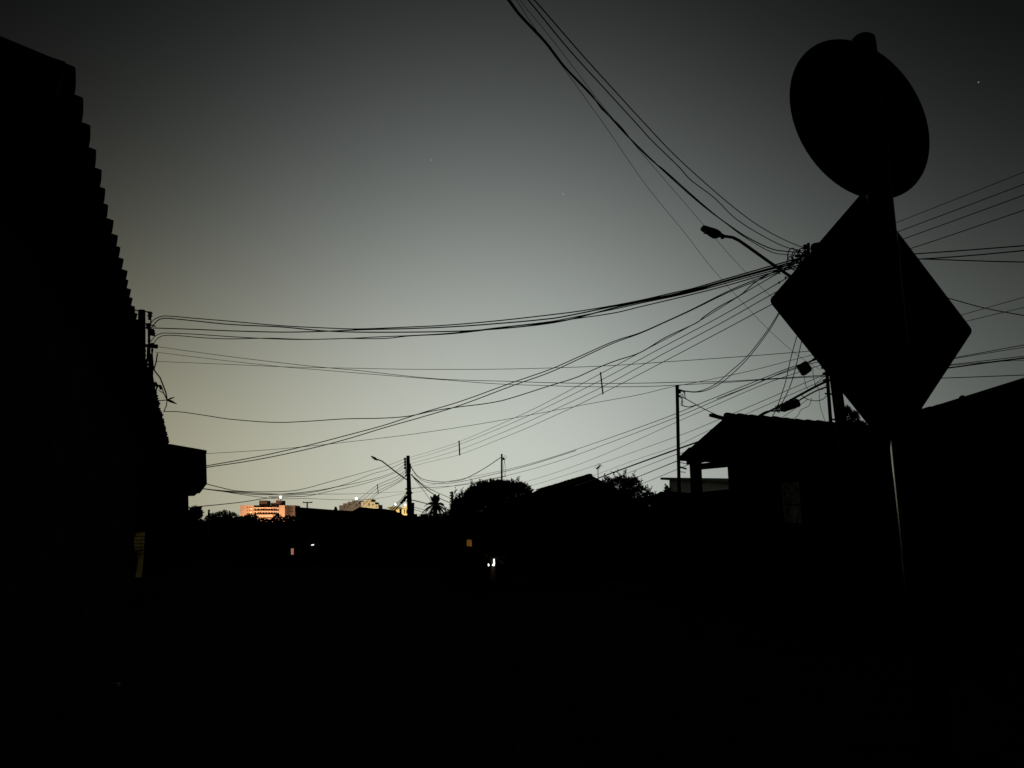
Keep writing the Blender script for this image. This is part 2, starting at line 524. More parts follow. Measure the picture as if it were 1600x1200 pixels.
for pts, w in (([(236, 560), (236.5, 580), (239, 596), (241, 612)], .03), ([(231, 540), (230, 560), (228, 585)], .022), ([(237, 545), (239, 570), (238, 590)], .022),
               ([(246, 552), (244, 566), (240, 578)], .018), ([(236, 500), (233, 525), (231, 555)], .018), ([(239, 545), (236, 562), (242, 580), (250, 590), (254, 600), (259, 613), (261, 624)], .02),
               ([(252, 603), (256, 615), (261, 625), (260, 634), (256, 643)], .014), ([(248, 610), (255, 614), (260, 622)], .012), ([(246, 626), (255, 625.5), (261, 625)], .014)):
    w_ = MB().tube([at(x, y, DP0 - .3) for x, y in pts], w); w_.build('cable_tail', 'rubber', p0)
MB().tube([at(261, 625, DP0 - .3), at(267, 627, DP0 - .3), at(276, 631, DP0 - .3)], [.02, .045, .012]).build('connector', 'plastic', p0)
MB().tube([at(261, 625, DP0 - .3), at(267, 622.5, DP0 - .3), at(272.5, 621, DP0 - .3)], [.015, .025, .012]).build('connector', 'plastic', p0)

# --- far pole in the middle
DP2 = 65.0
t2, b2 = at(637.5, 712, DP2), at(640.5, 812, DP2)
g2 = at(641.5, 835, DP2); g2[2] = ground_z(DP2)
p2 = thing('utility_pole', 'far middle utility pole with four stacked insulators and a lamp arm', 'utility pole', g2)
MB().tube([g2, b2, t2], [.26, .24, .15], n=12).build('shaft', 'concrete', p2, smooth=True)
MB().tube([at(634, 716, DP2), at(634.5, 744, DP2)], .035).build('rack_bar', 'iron', p2)
for y in (717, 721.5, 726, 731):
    insulator(at(632.7, y, DP2), .11, p2)
for y in (738, 744):
    insulator(at(634, y, DP2), .06, p2)
for x, y, r in ((634.5, 764, .08), (636, 770, .13), (643, 770, .1), (635, 777, .14), (632, 782, .12), (637, 783, .12), (643.5, 742, .08)):
    MB().ball(at(x, y, DP2), r, 6).build('clamp', 'iron', p2)
MB().tube([at(626.5, 787, DP2), at(634, 777, DP2)], [.1, .14], n=8).build('cable_joint', 'plastic', p2)
MB().box(at(638.8, 731, DP2), .33, .33, .7).build('strap_band', 'iron', p2)

# --- second far pole by the palm
t4 = at(706.5, 768, 95); g4 = at(706.5, 850, 95); g4[2] = ground_z(95)
p4 = thing('utility_pole', 'distant short looking utility pole between the palm and the big dark tree', 'utility pole', g4)
MB().tube([g4, t4], [.18, .14], n=8).build('shaft', 'concrete', p4)
for y in (770, 774.5, 779, 783):
    insulator(at(703.7, y, 95), .11, p4)
MB().tube([at(705, 769, 95), at(705, 786, 95)], .03).build('rack_bar', 'iron', p4)


def slim_pole(x, y0, y1, D, r, label, parts=()):
    t, b = at(x, y0, D), at(x, y1, D)
    g_ = V(b[0], b[1], ground_z(b[1]))
    o = thing('service_pole', label, 'pole', g_)
    MB().tube([g_, t - UP * .02], r, n=12).build('shaft', 'iron', o)
    MB().lathe(t - UP * .02, [(r * 1.15, 0), (r * 1.15, .03), (r * .5, .05)], n=12).build('cap', 'iron', o)
    return o


DSP = 15.2
sp = slim_pole(1058, 604, 800, DSP, .036, 'slim steel service pole standing at the left corner of the porch house')
sp2 = slim_pole(784, 710, 860, 46, .055, 'thin pole rising behind the big dark rounded tree')
MB().box(at(787, 717, 46), .12, .1, .14).build('meter_hook', 'iron', sp2)
MB().tube([at(785, 716, 46), at(789, 711.5, 46), at(791.5, 714, 46), at(788.5, 719, 46), at(787, 730, 46), at(788, 744, 46)], .012).build('cable_loop', 'rubber', sp2)
MB().tube([at(788, 719, 46), at(790, 730, 46), at(790.5, 747, 46)], .010).build('cable_loop', 'rubber', sp2)
for pts in ([(1060, 608), (1068, 612), (1072, 624), (1066, 616), (1061, 620)], [(1061, 612), (1064, 610), (1070, 613), (1071, 622), (1062, 621), (1067, 627), (1066, 634), (1076, 636), (1092, 632)], [(1060, 618), (1066, 623), (1064, 633), (1071, 635)]):
    MB().tube([at(x, y, DSP - .1) for x, y in pts], .010).build('cable_loop', 'rubber', sp)
for (a_, b_, r) in (((1060, 729), (1072, 732.5), .018), ((1061, 722), (1073, 725), .008), ((1061, 737), (1071, 738), .008), ((1061, 715), (1062, 735), .012)):
    MB().tube([at(*a_, DSP), at(*b_, DSP + .6)], r).build('peg', 'iron', sp)
insulator(at(1061.5, 612, DSP - .1), .04, sp)
sp5 = slim_pole(645.5, 786, 812, 58, .1, 'short stub post beside the far middle utility pole')
sp6 = slim_pole(326.5, 797, 822, 40, .05, 'tiny post between the small trees at left')

# ------------------------------------------------------------------ street lamps
def lamp(px_arm, px_head, D0, D1, r, label, hw):
    """arm: pixel polyline from the pole out; head: pixel pair root -> tip"""
    n_ = len(px_arm)
    pts = [at(x, y, D0 + (D1 - D0) * i / (n_ - 1)) for i, (x, y) in enumerate(px_arm)]
    o = thing('street_lamp', label, 'street lamp', pts[0])
    MB().tube(pts, r, n=8).build('arm', 'iron', o)
    a_, b_ = at(*px_head[0], D1), at(*px_head[1], D1 - .05)
    d = b_ - a_; ln = np.linalg.norm(d); d /= ln
    side = np.cross(d, UP); side /= np.linalg.norm(side); up = np.cross(side, d)
    m = MB()
    secs = ((0, .22, .12, 0), (.06, .30, .16, 0), (.2, .36, .22, .01), (.28, .5, .44, -.02), (.42, .62, .58, -.04), (.55, .68, .50, 0), (.72, .72, .34, .05), (.92, .68, .26, .09), (1.0, .56, .14, .10))
    vs, fs = [], []
    for t, w, hh, dz in secs:
        c = a_ + d * ln * t + up * dz * hw
        vs += [c + side * w * hw / 2 * sa + up * hh * hw / 2 * sb_ for sa, sb_ in ((-1, -.9), (1, -.9), (1, .4), (.6, 1), (-.6, 1), (-1, .4))]
    for i in range(len(secs) - 1):
        fs += [(i * 6 + k, i * 6 + (k + 1) % 6, (i + 1) * 6 + (k + 1) % 6, (i + 1) * 6 + k) for k in range(6)]
    fs += [tuple(range(5, -1, -1)), tuple(range((len(secs) - 1) * 6, len(secs) * 6))]
    m.add(vs, fs).build('lamp_head', 'lamp_grey', o)
    ph = a_ + d * ln * .12 - up * hw * .12
    MB().box(ph, hw * .22, hw * .2, hw * .2).build('arm_clamp', 'iron', o)
    MB().box(a_ + d * ln * .70 - up * hw * .12, hw * .5, ln * .3, hw * .05, az=atan2(d[0], d[1])).build('lamp_glass', 'glass', o)
    return o


lamp([(1246, 440), (1232, 430), (1200, 408), (1170, 386.5), (1155, 376), (1145, 371), (1135, 369.5), (1128, 368.5)], ((1134, 370), (1096, 357)), DP1 - .2, DP1 - 1.0, .03,
     'unlit street lamp on a curved arm just left of the diamond sign', .26)
lamp([(637, 750), (633, 748), (618, 737), (604, 726), (597, 720.5), (592, 718.5), (589, 718)], ((591, 718.8), (579.5, 713.5)), DP2 - .2, DP2 - 3, .055,
     'far unlit street lamp reaching left from the middle utility pole', .42)

# ------------------------------------------------------------------ wires
def spline(pts, k=7):
    pts = [np.array(p, float) for p in pts]
    if len(pts) == 2:
        return [pts[0] + (pts[1] - pts[0]) * t for t in np.linspace(0, 1, 9)]
    out = []
    for i in range(len(pts) - 1):
        p0, p1_, p2_, p3 = pts[max(i - 1, 0)], pts[i], pts[i + 1], pts[min(i + 2, len(pts) - 1)]
        l1 = np.linalg.norm(p2_ - p1_) + 1e-9
        m1 = (p2_ - p0) / (np.linalg.norm(p2_ - p1_) + np.linalg.norm(p1_ - p0) + 1e-9) * l1
        m2 = (p3 - p1_) / (np.linalg.norm(p3 - p2_) + np.linalg.norm(p2_ - p1_) + 1e-9) * l1
        for j in range(k):
            t = j / k
            out.append((2 * t ** 3 - 3 * t * t + 1) * p1_ + (t ** 3 - 2 * t * t + t) * m1 + (-2 * t ** 3 + 3 * t * t) * p2_ + (t ** 3 - t * t) * m2)
    out.append(pts[-1])
    return out


def wire(label, w, pts, D0, D1, name='overhead_cable', cat='cable', group=None, wmax=None):
    """pixel path drawn at real distances: D0 at its first point, D1 at its last (straight run in plan); w = thickness in photo px at its nearest end"""
    q = spline(pts)
    s = np.cumsum([0] + [np.linalg.norm(q[i + 1] - q[i]) for i in range(len(q) - 1)]); s /= s[-1]
    Ds = [1 / ((1 - t) / D0 + t / D1) for t in s]
    r = w / 2 / F_PX * min(D0, D1) * 1.03
    if max(D0, D1) > 2 * min(D0, D1):
        r *= 1.25
    o = MB().tube([at(x, y, d) for (x, y), d in zip(q, Ds)], r, n=5).build(name, 'rubber', smooth=True)
    return tag(o, label, cat, group)


GA = 'thick cables between the left pole and the corner pole'
wire('topmost of the thick black cables looping off the left pole towards the corner pole', 2.3,
     [(231, 512), (240, 500), (252, 494.5), (265, 494), (300, 497), (360, 502), (440, 509), (520, 513), (560, 514), (640, 511), (700, 508), (780, 501), (860, 492), (900, 487), (950, 479), (1000, 469.5), (1050, 458), (1080, 451.5), (1130, 437), (1200, 417), (1255, 402)], DP0, DP1, group=GA)
wire('second thick cable from the top off the left pole, looping just inside the first', 2.6,
     [(235, 514), (246, 501), (256, 497.5), (275, 498.5), (300, 501), (360, 507), (440, 511), (506, 517), (560, 519), (640, 519), (700, 518), (740, 516.5), (800, 512), (860, 505), (900, 497), (960, 481), (1000, 472), (1080, 455.5), (1130, 441), (1200, 422), (1258, 408)], DP0, DP1, group=GA)
wire('straight thick cable leaving the left pole level, between the two looping pairs', 2.6,
     [(239, 512.5), (300, 514.5), (360, 517), (440, 519), (500, 518), (560, 515.5), (640, 513.5), (700, 511), (760, 507), (860, 498), (900, 491), (960, 478.5), (1000, 471), (1080, 453.5), (1150, 434), (1255, 405)], DP0, DP1, group=GA)
wire('fourth thick cable off the left pole, upper one of the lower looping pair', 2.0,
     [(234, 535), (243, 525), (252, 521), (262, 520.5), (300, 522), (360, 526), (420, 529.2), (470, 530.5), (540, 529), (590, 526.5), (650, 524), (700, 521), (740, 517), (770, 513), (860, 502.5), (900, 495), (960, 483), (1000, 474), (1080, 457), (1200, 425), (1262, 412)], DP0, DP1, group=GA)
wire('lowest of the thick cables off the left pole, sagging under the bundle', 2.0,
     [(238, 540), (245, 530), (253, 525), (270, 524), (320, 528), (360, 529.5), (420, 528.5), (480, 530.3), (540, 529), (600, 529), (640, 525), (700, 522), (740, 518), (800, 510), (860, 504), (885, 500), (960, 489), (1000, 479.5), (1080, 460.5), (1140, 445), (1200, 428), (1262, 415)], DP0, DP1, group=GA)

GB = 'thin wires leaving the left pole'
wire('upper thin wire sloping right from the left pole under the thick cables', 1.2,
     [(244, 541.5), (360, 557.3), (440, 567), (500, 573.5), (560, 579), (640, 588), (700, 593), (800, 596), (860, 598), (920, 599), (1000, 598.7), (1060, 597.3), (1130, 596), (1200, 592), (1292, 586)], DP0, DP1, group=GB)
wire('middle thin wire from the left pole, sagging lowest near the slim service pole', 1.1,
     [(242, 550), (340, 562), (440, 573), (500, 578), (560, 583), (640, 589.5), (700, 594), (780, 600), (860, 602.7), (900, 604), (960, 604.5), (1020, 603.5), (1080, 600.5), (1130, 598), (1200, 593), (1292, 588)], DP0, DP1, group=GB)
wire('almost level thin wire from the left pole to the junction box under the sign', 1.1,
     [(241, 564.5), (360, 569.5), (440, 573), (500, 574.5), (560, 575.5), (640, 577), (760, 577), (860, 575), (960, 571), (1040, 565.5), (1170, 556.3), (1250, 550), (1300, 546)], DP0, DP1, group=GB)
wire('wavy single cable from behind the tiled eave rising to the corner pole', 1.9,
     [(255, 643), (280, 643.5), (320, 649), (360, 655), (430, 660), (480, 658.3), (540, 654.5), (600, 653.3), (640, 650), (680, 641.5), (720, 635.5), (760, 630.5), (790, 624.5), (860, 602.5), (900, 590), (930, 576.5), (960, 564.5), (1000, 551), (1040, 527.3), (1090, 503.6), (1100, 495), (1125, 478.5), (1157, 461), (1180, 441), (1210, 424), (1255, 402)], DP0, DP1)

GD = 'paired cables from the jutting house to the corner pole'
wire('upper of two parallel cables rising from the jutting house to the corner pole', 1.7,
     [(315, 729), (325, 727.5), (400, 714), (480, 696.3), (540, 680.7), (600, 664.5), (660, 645), (720, 627), (800, 598), (860, 577), (910, 555), (960, 533), (1000, 520), (1040, 502.5), (1080, 484), (1140, 454), (1200, 429), (1255, 407)], 17, DP1, group=GD)
wire('lower of two parallel cables rising from the jutting house to the corner pole', 1.7,
     [(315, 731.5), (325, 730), (400, 718.5), (480, 702), (540, 686.7), (600, 668.5), (660, 651.5), (720, 633), (800, 603), (860, 581.5), (910, 558.5), (960, 535.5), (1000, 521), (1040, 503.2), (1080, 485), (1140, 456), (1200, 432), (1255, 411)], 17, DP1, group=GD)
wire('faint thin wire from above the jutting house passing the top of the slim service pole', 0.9,
     [(318, 709), (370, 706), (430, 702), (480, 697.5), (540, 691), (640, 679), (740, 664), (840, 646.3), (920, 631), (1000, 616.5), (1050, 604.5), (1090, 597), (1170, 580), (1240, 562), (1292, 549)], 19, DP1 + .5)

GF = 'low voltage lines between the corner pole and the far middle pole'
f_pts = ([(1252, 405), (1217, 426), (1164, 457), (1090, 503), (1000, 551), (940, 583), (840, 636), (780, 663.5), (718, 690), (680, 703), (634, 716.5)],
         [(1262, 415), (1217, 441.7), (1130, 492), (1040, 540), (941, 593), (840, 643), (780, 669.5), (718, 694.5), (680, 707.5), (634, 721)],
         [(1275, 423), (1206, 460), (1130, 503), (1040, 551), (942, 604), (840, 652), (780, 678), (718, 702.5), (680, 714), (634, 726)],
         [(1290, 433), (1209, 474), (1130, 516), (1040, 563.5), (942, 614), (840, 661.5), (780, 686.5), (718, 710.3), (680, 719.5), (634, 731)])
for nm, pts in zip(('topmost', 'second', 'third', 'lowest'), f_pts):
    wire(nm + ' of four evenly spaced lines from the sign to the far middle pole', 1.3, pts, DP1, DP2, name='power_line', cat='power line', group=GF)
for (x0, y0), (x1, y1), t, lab in (((938.2, 581.5), (942.2, 616), (942 - 1252) / (634 - 1252), 'near white'), ((717.3, 688.5), (718.3, 711.5), (718 - 1252) / (634 - 1252), 'far')):
    Dq = 1 / ((1 - t) / DP1 + t / DP2)
    o = MB().tube([at(x0, y0, Dq), at(x1, y1, Dq)], .5 * 2.4 / F_PX * Dq, n=6).build('line_spacer', 'plastic')
    tag(o, ('nearer' if lab.startswith('near') else 'farther') + ' upright spacer rod clipped across the four power lines', 'spacer')

GG = 'cables passing overhead to the corner pole'
dn = 6.2
wire('rightmost of the thick cables coming down from overhead to the corner pole', 2.3,
     [(700, -150), (770, -70), (835, 0), (903, 78), (947, 127), (1013, 199), (1054, 242), (1118, 300), (1170, 342), (1210, 367), (1250, 385), (1275, 392)], dn, DP1, group=GG)
wire('second cable from the right coming down from overhead, with a slight kink', 2.3,
     [(690, -155), (760, -75), (825.5, 0), (887, 75), (947, 141), (1000, 199), (1016, 217), (1062, 262), (1078, 280), (1116, 309), (1150, 342), (1200, 373), (1234, 388), (1272, 394)], dn, DP1, group=GG)
wire('leftmost thick overhead cable, twisted against its twin above the street lamp', 3.0,
     [(690, -130), (740, -62), (793.5, 0), (810, 22), (852, 67), (883, 106), (923, 148), (968, 199), (990, 222), (1036, 266), (1098, 321), (1148, 358), (1170, 372), (1206, 389), (1230, 393), (1272, 396)], dn, DP1, group=GG)
wire('twin of the leftmost thick overhead cable, parting from it near the tangle', 2.2,
     [(694, -130), (743, -62), (796.5, 0), (812, 21), (853, 65), (883, 104), (924, 147), (937, 166), (942, 172), (969, 197), (991, 224), (1020, 252), (1037, 265), (1099, 320), (1148, 359.5), (1171, 375), (1206, 394), (1230, 398), (1272, 400)], dn, DP1, group=GG)
wire('hair thin wire crossing left of the street lamp down to the box under the sign', 0.9,
     [(700, -170), (760, -76), (807, 0), (850, 65), (887, 115), (947, 199), (1010, 290), (1070, 364), (1113.5, 420), (1190, 504), (1235, 546), (1253, 560), (1282, 578)], dn + .6, DP1, group=GG)
wire('hair thin wire passing just behind the street lamp head towards the diamond sign', 0.9,
     [(700, -160), (765, -64), (812, 0), (863, 62), (943, 167), (990, 224), (1062, 308), (1118, 373), (1160, 420), (1203.5, 462), (1290, 545)], dn + .6, DP1, group=GG)

GH = 'wires running right from the corner pole'
for lab, w, pts in (
        ('uppermost thin wire right of the sign post, below the round plate', 1.3, [(1280, 394), (1395, 350), (1600, 269), (1760, 206)]),
        ('second wire from the top right of the sign post', 1.7, [(1280, 406), (1400.5, 363), (1600, 288), (1760, 228)]),
        ('third wire from the top right of the sign post', 1.7, [(1282, 418), (1407, 375), (1600, 305), (1760, 247)]),
        ('fourth wire from the top right of the sign post', 1.7, [(1284, 430), (1421, 389), (1600, 328.5), (1760, 275)]),
        ('upper of three thick cables leaving the diamond plate almost level to the right', 2.4, [(1270, 400), (1340, 401), (1426, 397), (1600, 384), (1760, 371)]),
        ('middle of three thick cables leaving the diamond plate almost level to the right', 2.4, [(1270, 404), (1350, 407), (1433, 405), (1520, 399), (1600, 391.5), (1760, 375)]),
        ('lower of three thick cables leaving the diamond plate almost level to the right', 2.2, [(1270, 402), (1350, 403.5), (1431, 404.5), (1520, 407.5), (1600, 409.5), (1760, 411)]),
        ('lone wire sloping down to the right off the diamond edge', 1.8, [(1290, 424), (1400, 447), (1478, 465), (1537, 481), (1600, 493), (1760, 520)]),
        ('upper faint wire rising right off the diamond corner', 1.2, [(1295, 552), (1400, 522), (1499.5, 493), (1600, 464.5), (1760, 420)]),
        ('lower faint wire rising right off the diamond corner', 1.2, [(1295, 560), (1400, 530), (1506, 503), (1600, 480.5), (1760, 443)]),
        ('top wire of the bunch under the diamond corner on the right', 1.5, [(1298, 590), (1400, 575), (1491, 559), (1600, 539), (1760, 508)]),
        ('second wire of the bunch under the diamond corner on the right', 1.2, [(1298, 592), (1400, 577), (1491, 560.5), (1600, 542.5), (1760, 516)]),
        ('thin wire just above the heavy cable on the right', 1.4, [(1298, 588), (1400, 579), (1484, 570), (1600, 556.5), (1760, 537)]),
        ('heavy cable running right from below the diamond corner', 2.8, [(1298, 594), (1400, 584), (1479, 575.3), (1540, 567), (1600, 559.5), (1760, 538)]),
        ('thin wire just under the heavy cable on the right', 1.0, [(1298, 590), (1400, 580), (1486, 571), (1540, 566), (1600, 563), (1760, 556)]),
        ('lowest level wire on the right above the near roof', 1.6, [(1298, 594), (1400, 593), (1468, 591), (1600, 586), (1760, 579)])):
    wire(lab, w, pts, DP1, 10.5, group=GH)

GI = 'wires from the corner pole down towards the middle of the street'
for lab, w, pts, d1 in (
        ('top wire of the faint parallel set passing behind the slim service pole', 1.2, [(1296, 556), (1240, 572.5), (1190, 592), (1120, 620), (1056, 646.3), (1020, 660), (936, 690), (846, 719.5), (790, 734), (720, 748.5), (643, 764)], DP2),
        ('second wire of the faint parallel set passing behind the slim service pole', 1.1, [(1296, 562), (1240, 575), (1190, 596), (1120, 625), (1056, 652.3), (945, 694.5), (877, 719), (800, 741), (720, 757), (643, 770)], DP2),
        ('third wire of the faint parallel set, ending behind the big dark tree', 0.9, [(1296, 566), (1200, 598), (1120, 632), (1056, 660), (990, 690), (922, 719), (860, 741), (800, 758), (720, 772)], 58),
        ('fourth faint wire, crossing low in front of the rooftop aerial', 0.9, [(1296, 582), (1230, 610), (1160, 640), (1080, 673.5), (1056, 682.5), (954, 719), (860, 750), (800, 768)], 50),
        ('fifth faint wire, just above the heavy cable to the gabled roof', 0.8, [(1296, 590), (1200, 632), (1100, 676), (1056, 697), (1000, 716), (930, 742), (860, 765)], 45)):
    wire(lab, w, pts, DP1 + .4, d1, group=GI)
wire('heavy black cable from the corner pole down past the porch roof to the gabled house', 3.2,
     [(1296, 594), (1281, 600.5), (1250, 617), (1215, 636), (1180, 653), (1140, 671), (1105, 685), (1056, 702.5), (1009, 719.5), (960, 737.5), (935, 747), (900, 759)], DP1 + .3, 36, name='trunk_cable')
wire('second heavy cable under the first, bearing the long splice closure', 2.4,
     [(1296, 604), (1281, 608), (1256, 621), (1232, 636), (1212, 642), (1197, 643), (1183, 651), (1164, 662), (1120, 684)], DP1 + .2, 18.5, name='trunk_cable')
for lab, w, pts, d1 in (
        ('thin line reaching the bushy tree from behind the slim service pole', 0.9, [(1120, 688), (1071, 706), (1054, 711), (1020, 724), (979, 740), (950, 752)], 40),
        ('darker line reaching the bushy tree under the porch eave', 1.5, [(1120, 695), (1071, 714.5), (1056, 721), (997, 745), (960, 760)], 40),
        ('lowest faint line beside the white flat roof', 0.9, [(1110, 712), (1054, 735), (1008, 754), (970, 770)], 40)):
    wire(lab, w, pts, 18, d1)

GK = 'drop wires to the slim service pole'
wire('upper of two drop wires curving from the sign down to the slim service pole', 1.4,
     [(1262, 430), (1240, 456), (1218.5, 486), (1202, 512), (1168, 556), (1137, 584), (1118, 600), (1100, 609), (1087, 612), (1070, 610.7), (1060, 608)], DP1, DSP, name='drop_wire', group=GK)
wire('lower of two drop wires curving from the sign down to the slim service pole', 1.4,
     [(1266, 432), (1243, 456), (1219.5, 487), (1204, 513), (1171, 557), (1141, 587), (1121, 602), (1102, 610.5), (1085, 612.8), (1070, 611.5), (1060, 612)], DP1 - .2, DSP - .1, name='drop_wire', group=GK)
GK2 = 'drop wires from the sign to the splice closure'
wire('left of two steep wires dropping from the diamond edge to the splice closure', 1.4,
     [(1270, 440), (1256, 486), (1246, 522), (1235, 562), (1227.5, 596), (1220, 620), (1214, 637)], DP1, DP1 + .6, name='drop_wire', group=GK2)
wire('right of two steep wires dropping from the diamond edge to the splice closure', 1.4,
     [(1276, 450), (1262, 500), (1253, 531), (1247, 558), (1238, 593), (1229, 616), (1219, 634), (1212, 642), (1205, 654)], DP1, DP1 + .6, name='drop_wire', group=GK2)
wire('short wire from the slim service pole down to the porch roof ridge', 1.4, [(1060, 617), (1073, 624), (1100, 639), (1126, 651)], DSP, 16.9, name='drop_wire')
wire('thin wire from the corner pole past the square box to the left', 1.3, [(1300, 556), (1276, 561), (1262, 568), (1240, 577), (1200, 591), (1180, 600), (1120, 623)], DP1, 16)
wire('thin wire looping below the square terminal box', 0.9, [(1256, 585), (1259, 602), (1262, 608), (1270, 606), (1278, 596), (1289, 588)], DP1, DP1)
wire('fine wire hanging in an arc left of the pole strap', 0.9, [(1270, 575), (1271, 590), (1276, 604), (1284, 609), (1292, 600)], DP1 - .1, DP1)
wire('slack loop of wire hanging under the heavy cable near the pole', 1.2, [(1250, 615), (1258, 622), (1270, 626), (1283, 625), (1292, 618), (1296, 609)], DP1 - .1, DP1)
wire('fine wire dropping straight to the porch roof beside the pole', 0.8, [(1280, 610), (1281, 632), (1285, 646), (1291, 664)], DP1, DP1 + 1.5)
wire('wavering fine wire hanging from the heavy cable to the porch roof', 0.9, [(1268, 622), (1264, 634), (1252, 640), (1246, 650), (1236, 655), (1228, 656)], DP1, DP1 + 1.5)
wire('fine line slanting from the heavy cable down to the porch ridge', 0.9, [(1262, 624), (1240, 640), (1214, 658)], DP1, DP1 + 2)

GL = 'wires fanning right from the far middle pole'
for lab, w, pts, D0, d1 in (
        ('sagging wire from the far middle pole up to the thin pole above the tree', 1.2, [(641, 727), (650, 741), (662, 749), (687, 753), (707, 752), (725, 748.5), (755, 733), (782, 715)], DP2, 46),
        ('flatter wire under the sagging one between the far pole and the thin pole', 1.0, [(642, 730), (652, 745), (665, 753), (690, 756), (720, 752.5), (750, 746), (782, 738.5), (830, 726), (900, 704)], DP2, 40),
        ('upper straight wire from the far pole down to the distant pole by the palm', 1.1, [(643, 742), (665, 760), (684, 770), (703, 778)], DP2, 95),
        ('thick wire from the far pole down towards the palm crown', 1.5, [(644, 743), (655, 754), (670, 767), (690, 780), (703, 785.5)], DP2, 95),
        ('short wire from the far pole dropping behind the palm', 0.9, [(645, 745), (657, 760), (668, 775), (676, 787)], DP2, 88),
        ('dark wire leaving the far pole low and ending at the palm', 1.5, [(642, 781), (655, 784), (665, 786.5), (685, 791)], DP2, 88),
        ('low faint wire crossing under the palm crown', 0.8, [(642, 791), (660, 796), (680, 801)], DP2, 88),
        ('lowest faint wire between the far pole and the palm stem', 0.8, [(643, 795), (660, 800), (682, 806)], DP2, 88),
        ('faint level wire leaving the far pole right at lamp arm height', 0.8, [(640, 763), (700, 760), (740, 755), (790, 744)], DP2, 60)):
    wire(lab, w, pts, D0, d1, group=GL)

GM = 'wires sagging left from the far middle pole to the jutting house'
for lab, w, pts in (
        ('highest wire sagging from the far pole left to the jutting house', 1.1, [(633, 717), (602, 728.5), (553, 742.5), (507, 755), (480, 762.5), (456, 767), (417, 768.5), (370, 767), (338, 760), (322, 756)]),
        ('second wire sagging from the far pole left to the jutting house', 1.2, [(633, 721.5), (605, 734), (582, 740.5), (542, 756), (507, 764.5), (470, 769.5), (440, 772), (405, 772.8), (358, 768.8), (320, 764), (300, 761)]),
        ('third wire sagging from the far pole left to the jutting house', 1.2, [(633, 726), (610, 740), (565, 753), (530, 760), (495, 768), (460, 772), (420, 771.5), (385, 769.5), (340, 766), (300, 761.5)]),
        ('fourth wire from the far pole, crossing the others above the orange building', 1.1, [(633, 731), (612, 741.5), (565, 757), (518, 767), (480, 775), (455, 776), (417, 778.5), (382, 784), (347, 788), (305, 792)]),
        ('fifth sagging wire, faint, just above the orange building roof', 0.8, [(634, 770.5), (588, 779), (540, 781), (480, 779), (430, 779), (380, 773), (330, 765), (300, 762)]),
        ('faint level wire left of the far pole', 0.7, [(634, 768), (560, 771.5), (480, 772.5), (420, 776)])):
    wire(lab, w, pts, DP2, 24, group=GM)
GN = 'lines continuing past the far middle pole'
for lab, pts in (('upper', [(636, 733), (621, 744), (590, 758), (565, 777), (540, 795)]), ('second', [(636, 736), (621, 749), (590.5, 762), (572, 777), (552, 795)]),
                 ('third', [(636, 740), (624, 751), (591, 767), (580, 777), (562, 795)]), ('lowest', [(636, 742), (626, 752), (592, 770.5), (584, 777), (570, 795)])):
    wire(lab + ' of four fine lines slanting left down from the far pole towards the cream building', 0.8, pts, DP2, 110, name='power_line', cat='power line', group=GN)
tag(MB().tube([at(589.5, 756.5, 76), at(591, 771.5, 76)], .045).build('line_spacer', 'plastic'), 'smallest spacer rod, above the cream building', 'spacer')
for lab, w, pts in (('upper service wire slanting steeply from the far pole to the yellow building', 1.0, [(635, 771), (625, 782), (609, 795)]),
                    ('middle service wire slanting steeply from the far pole to the yellow building', 1.0, [(635, 773), (627, 783), (613, 796)]),
                    ('heavy lower service wire with a joint slanting from the far pole to the dark roof', 1.8, [(636, 775), (628, 785), (618, 796), (612, 803)])):
    wire(lab, w, pts, DP2, 62, name='service_wire', group='service wires at the far middle pole')

# hanging hardware
Dq = DP1 + .3
c = at(1256, 574.5, DP1 - .1)
bx = MB()
ring = [at(x, y, DP1 - .15) for x, y in ((1244.5, 572), (1257, 564.3), (1261, 564.6), (1269, 575), (1268.5, 578), (1263, 582), (1260.5, 584), (1255.5, 585.5), (1252.5, 584.5))]
bx.prism(ring, V(.03, .1, .0))
o = tag(bx.build('terminal_box', 'plastic'), 'small square black terminal box hanging tilted from a wire beside the sign', 'cable box')
MB().tube([at(1262, 566, DP1 - .1), at(1275, 560, DP1 - .1)], .012).build('hanger', 'rubber', o)
o2 = MB().tube([at(1270.5, 562.5, DP1 - .1), at(1276.5, 559.5, DP1 - .1)], [.028, .028], n=8).build('wire_clamp', 'plastic')
tag(o2, 'tiny oval clamp on the wire right of the square terminal box', 'clamp')
a_, b_ = at(1219.5, 640.5, DP1 + .25), at(1249.5, 628, DP1 + .05)
d = b_ - a_
cl = MB().tube([a_, a_ + d * .06, a_ + d * .12, a_ + d * .9, a_ + d * .97, b_], [.03, .05, .068, .085, .07, .03], n=14)
o = tag(cl.build('splice_closure', 'plastic', smooth=False), 'long black splice closure hanging under the heavy cable above the porch roof', 'cable closure')
for t in (.1, .32, .55, .78):
    q = a_ + d * t
    MB().tube([q, q + UP * .13], .012).build('hanger', 'iron', o)
for k in range(4):
    q = a_ - d * .08 * k
    MB().tube([q + V(0, 0, .12), q + V(.05, 0, -.02), q + V(-.03, 0, .05)], .012).build('cable_end', 'rubber', o)

# ------------------------------------------------------------------ porch house on the right
R = at(1135, 648, 17.0)
hu = bearing(64.7); hv = V(-hu[1], hu[0], 0)                # along ridge; away to the left
s = 0.445
ph = thing('porch_house', 'dark tiled house with an open porch under its left gable, right of centre', 'house', (R + hu * 3) * V(1, 1, 0))
RL = 7.0


def hp(w, u, k=0.0):
    return R + hv * w + hu * u + UP * k


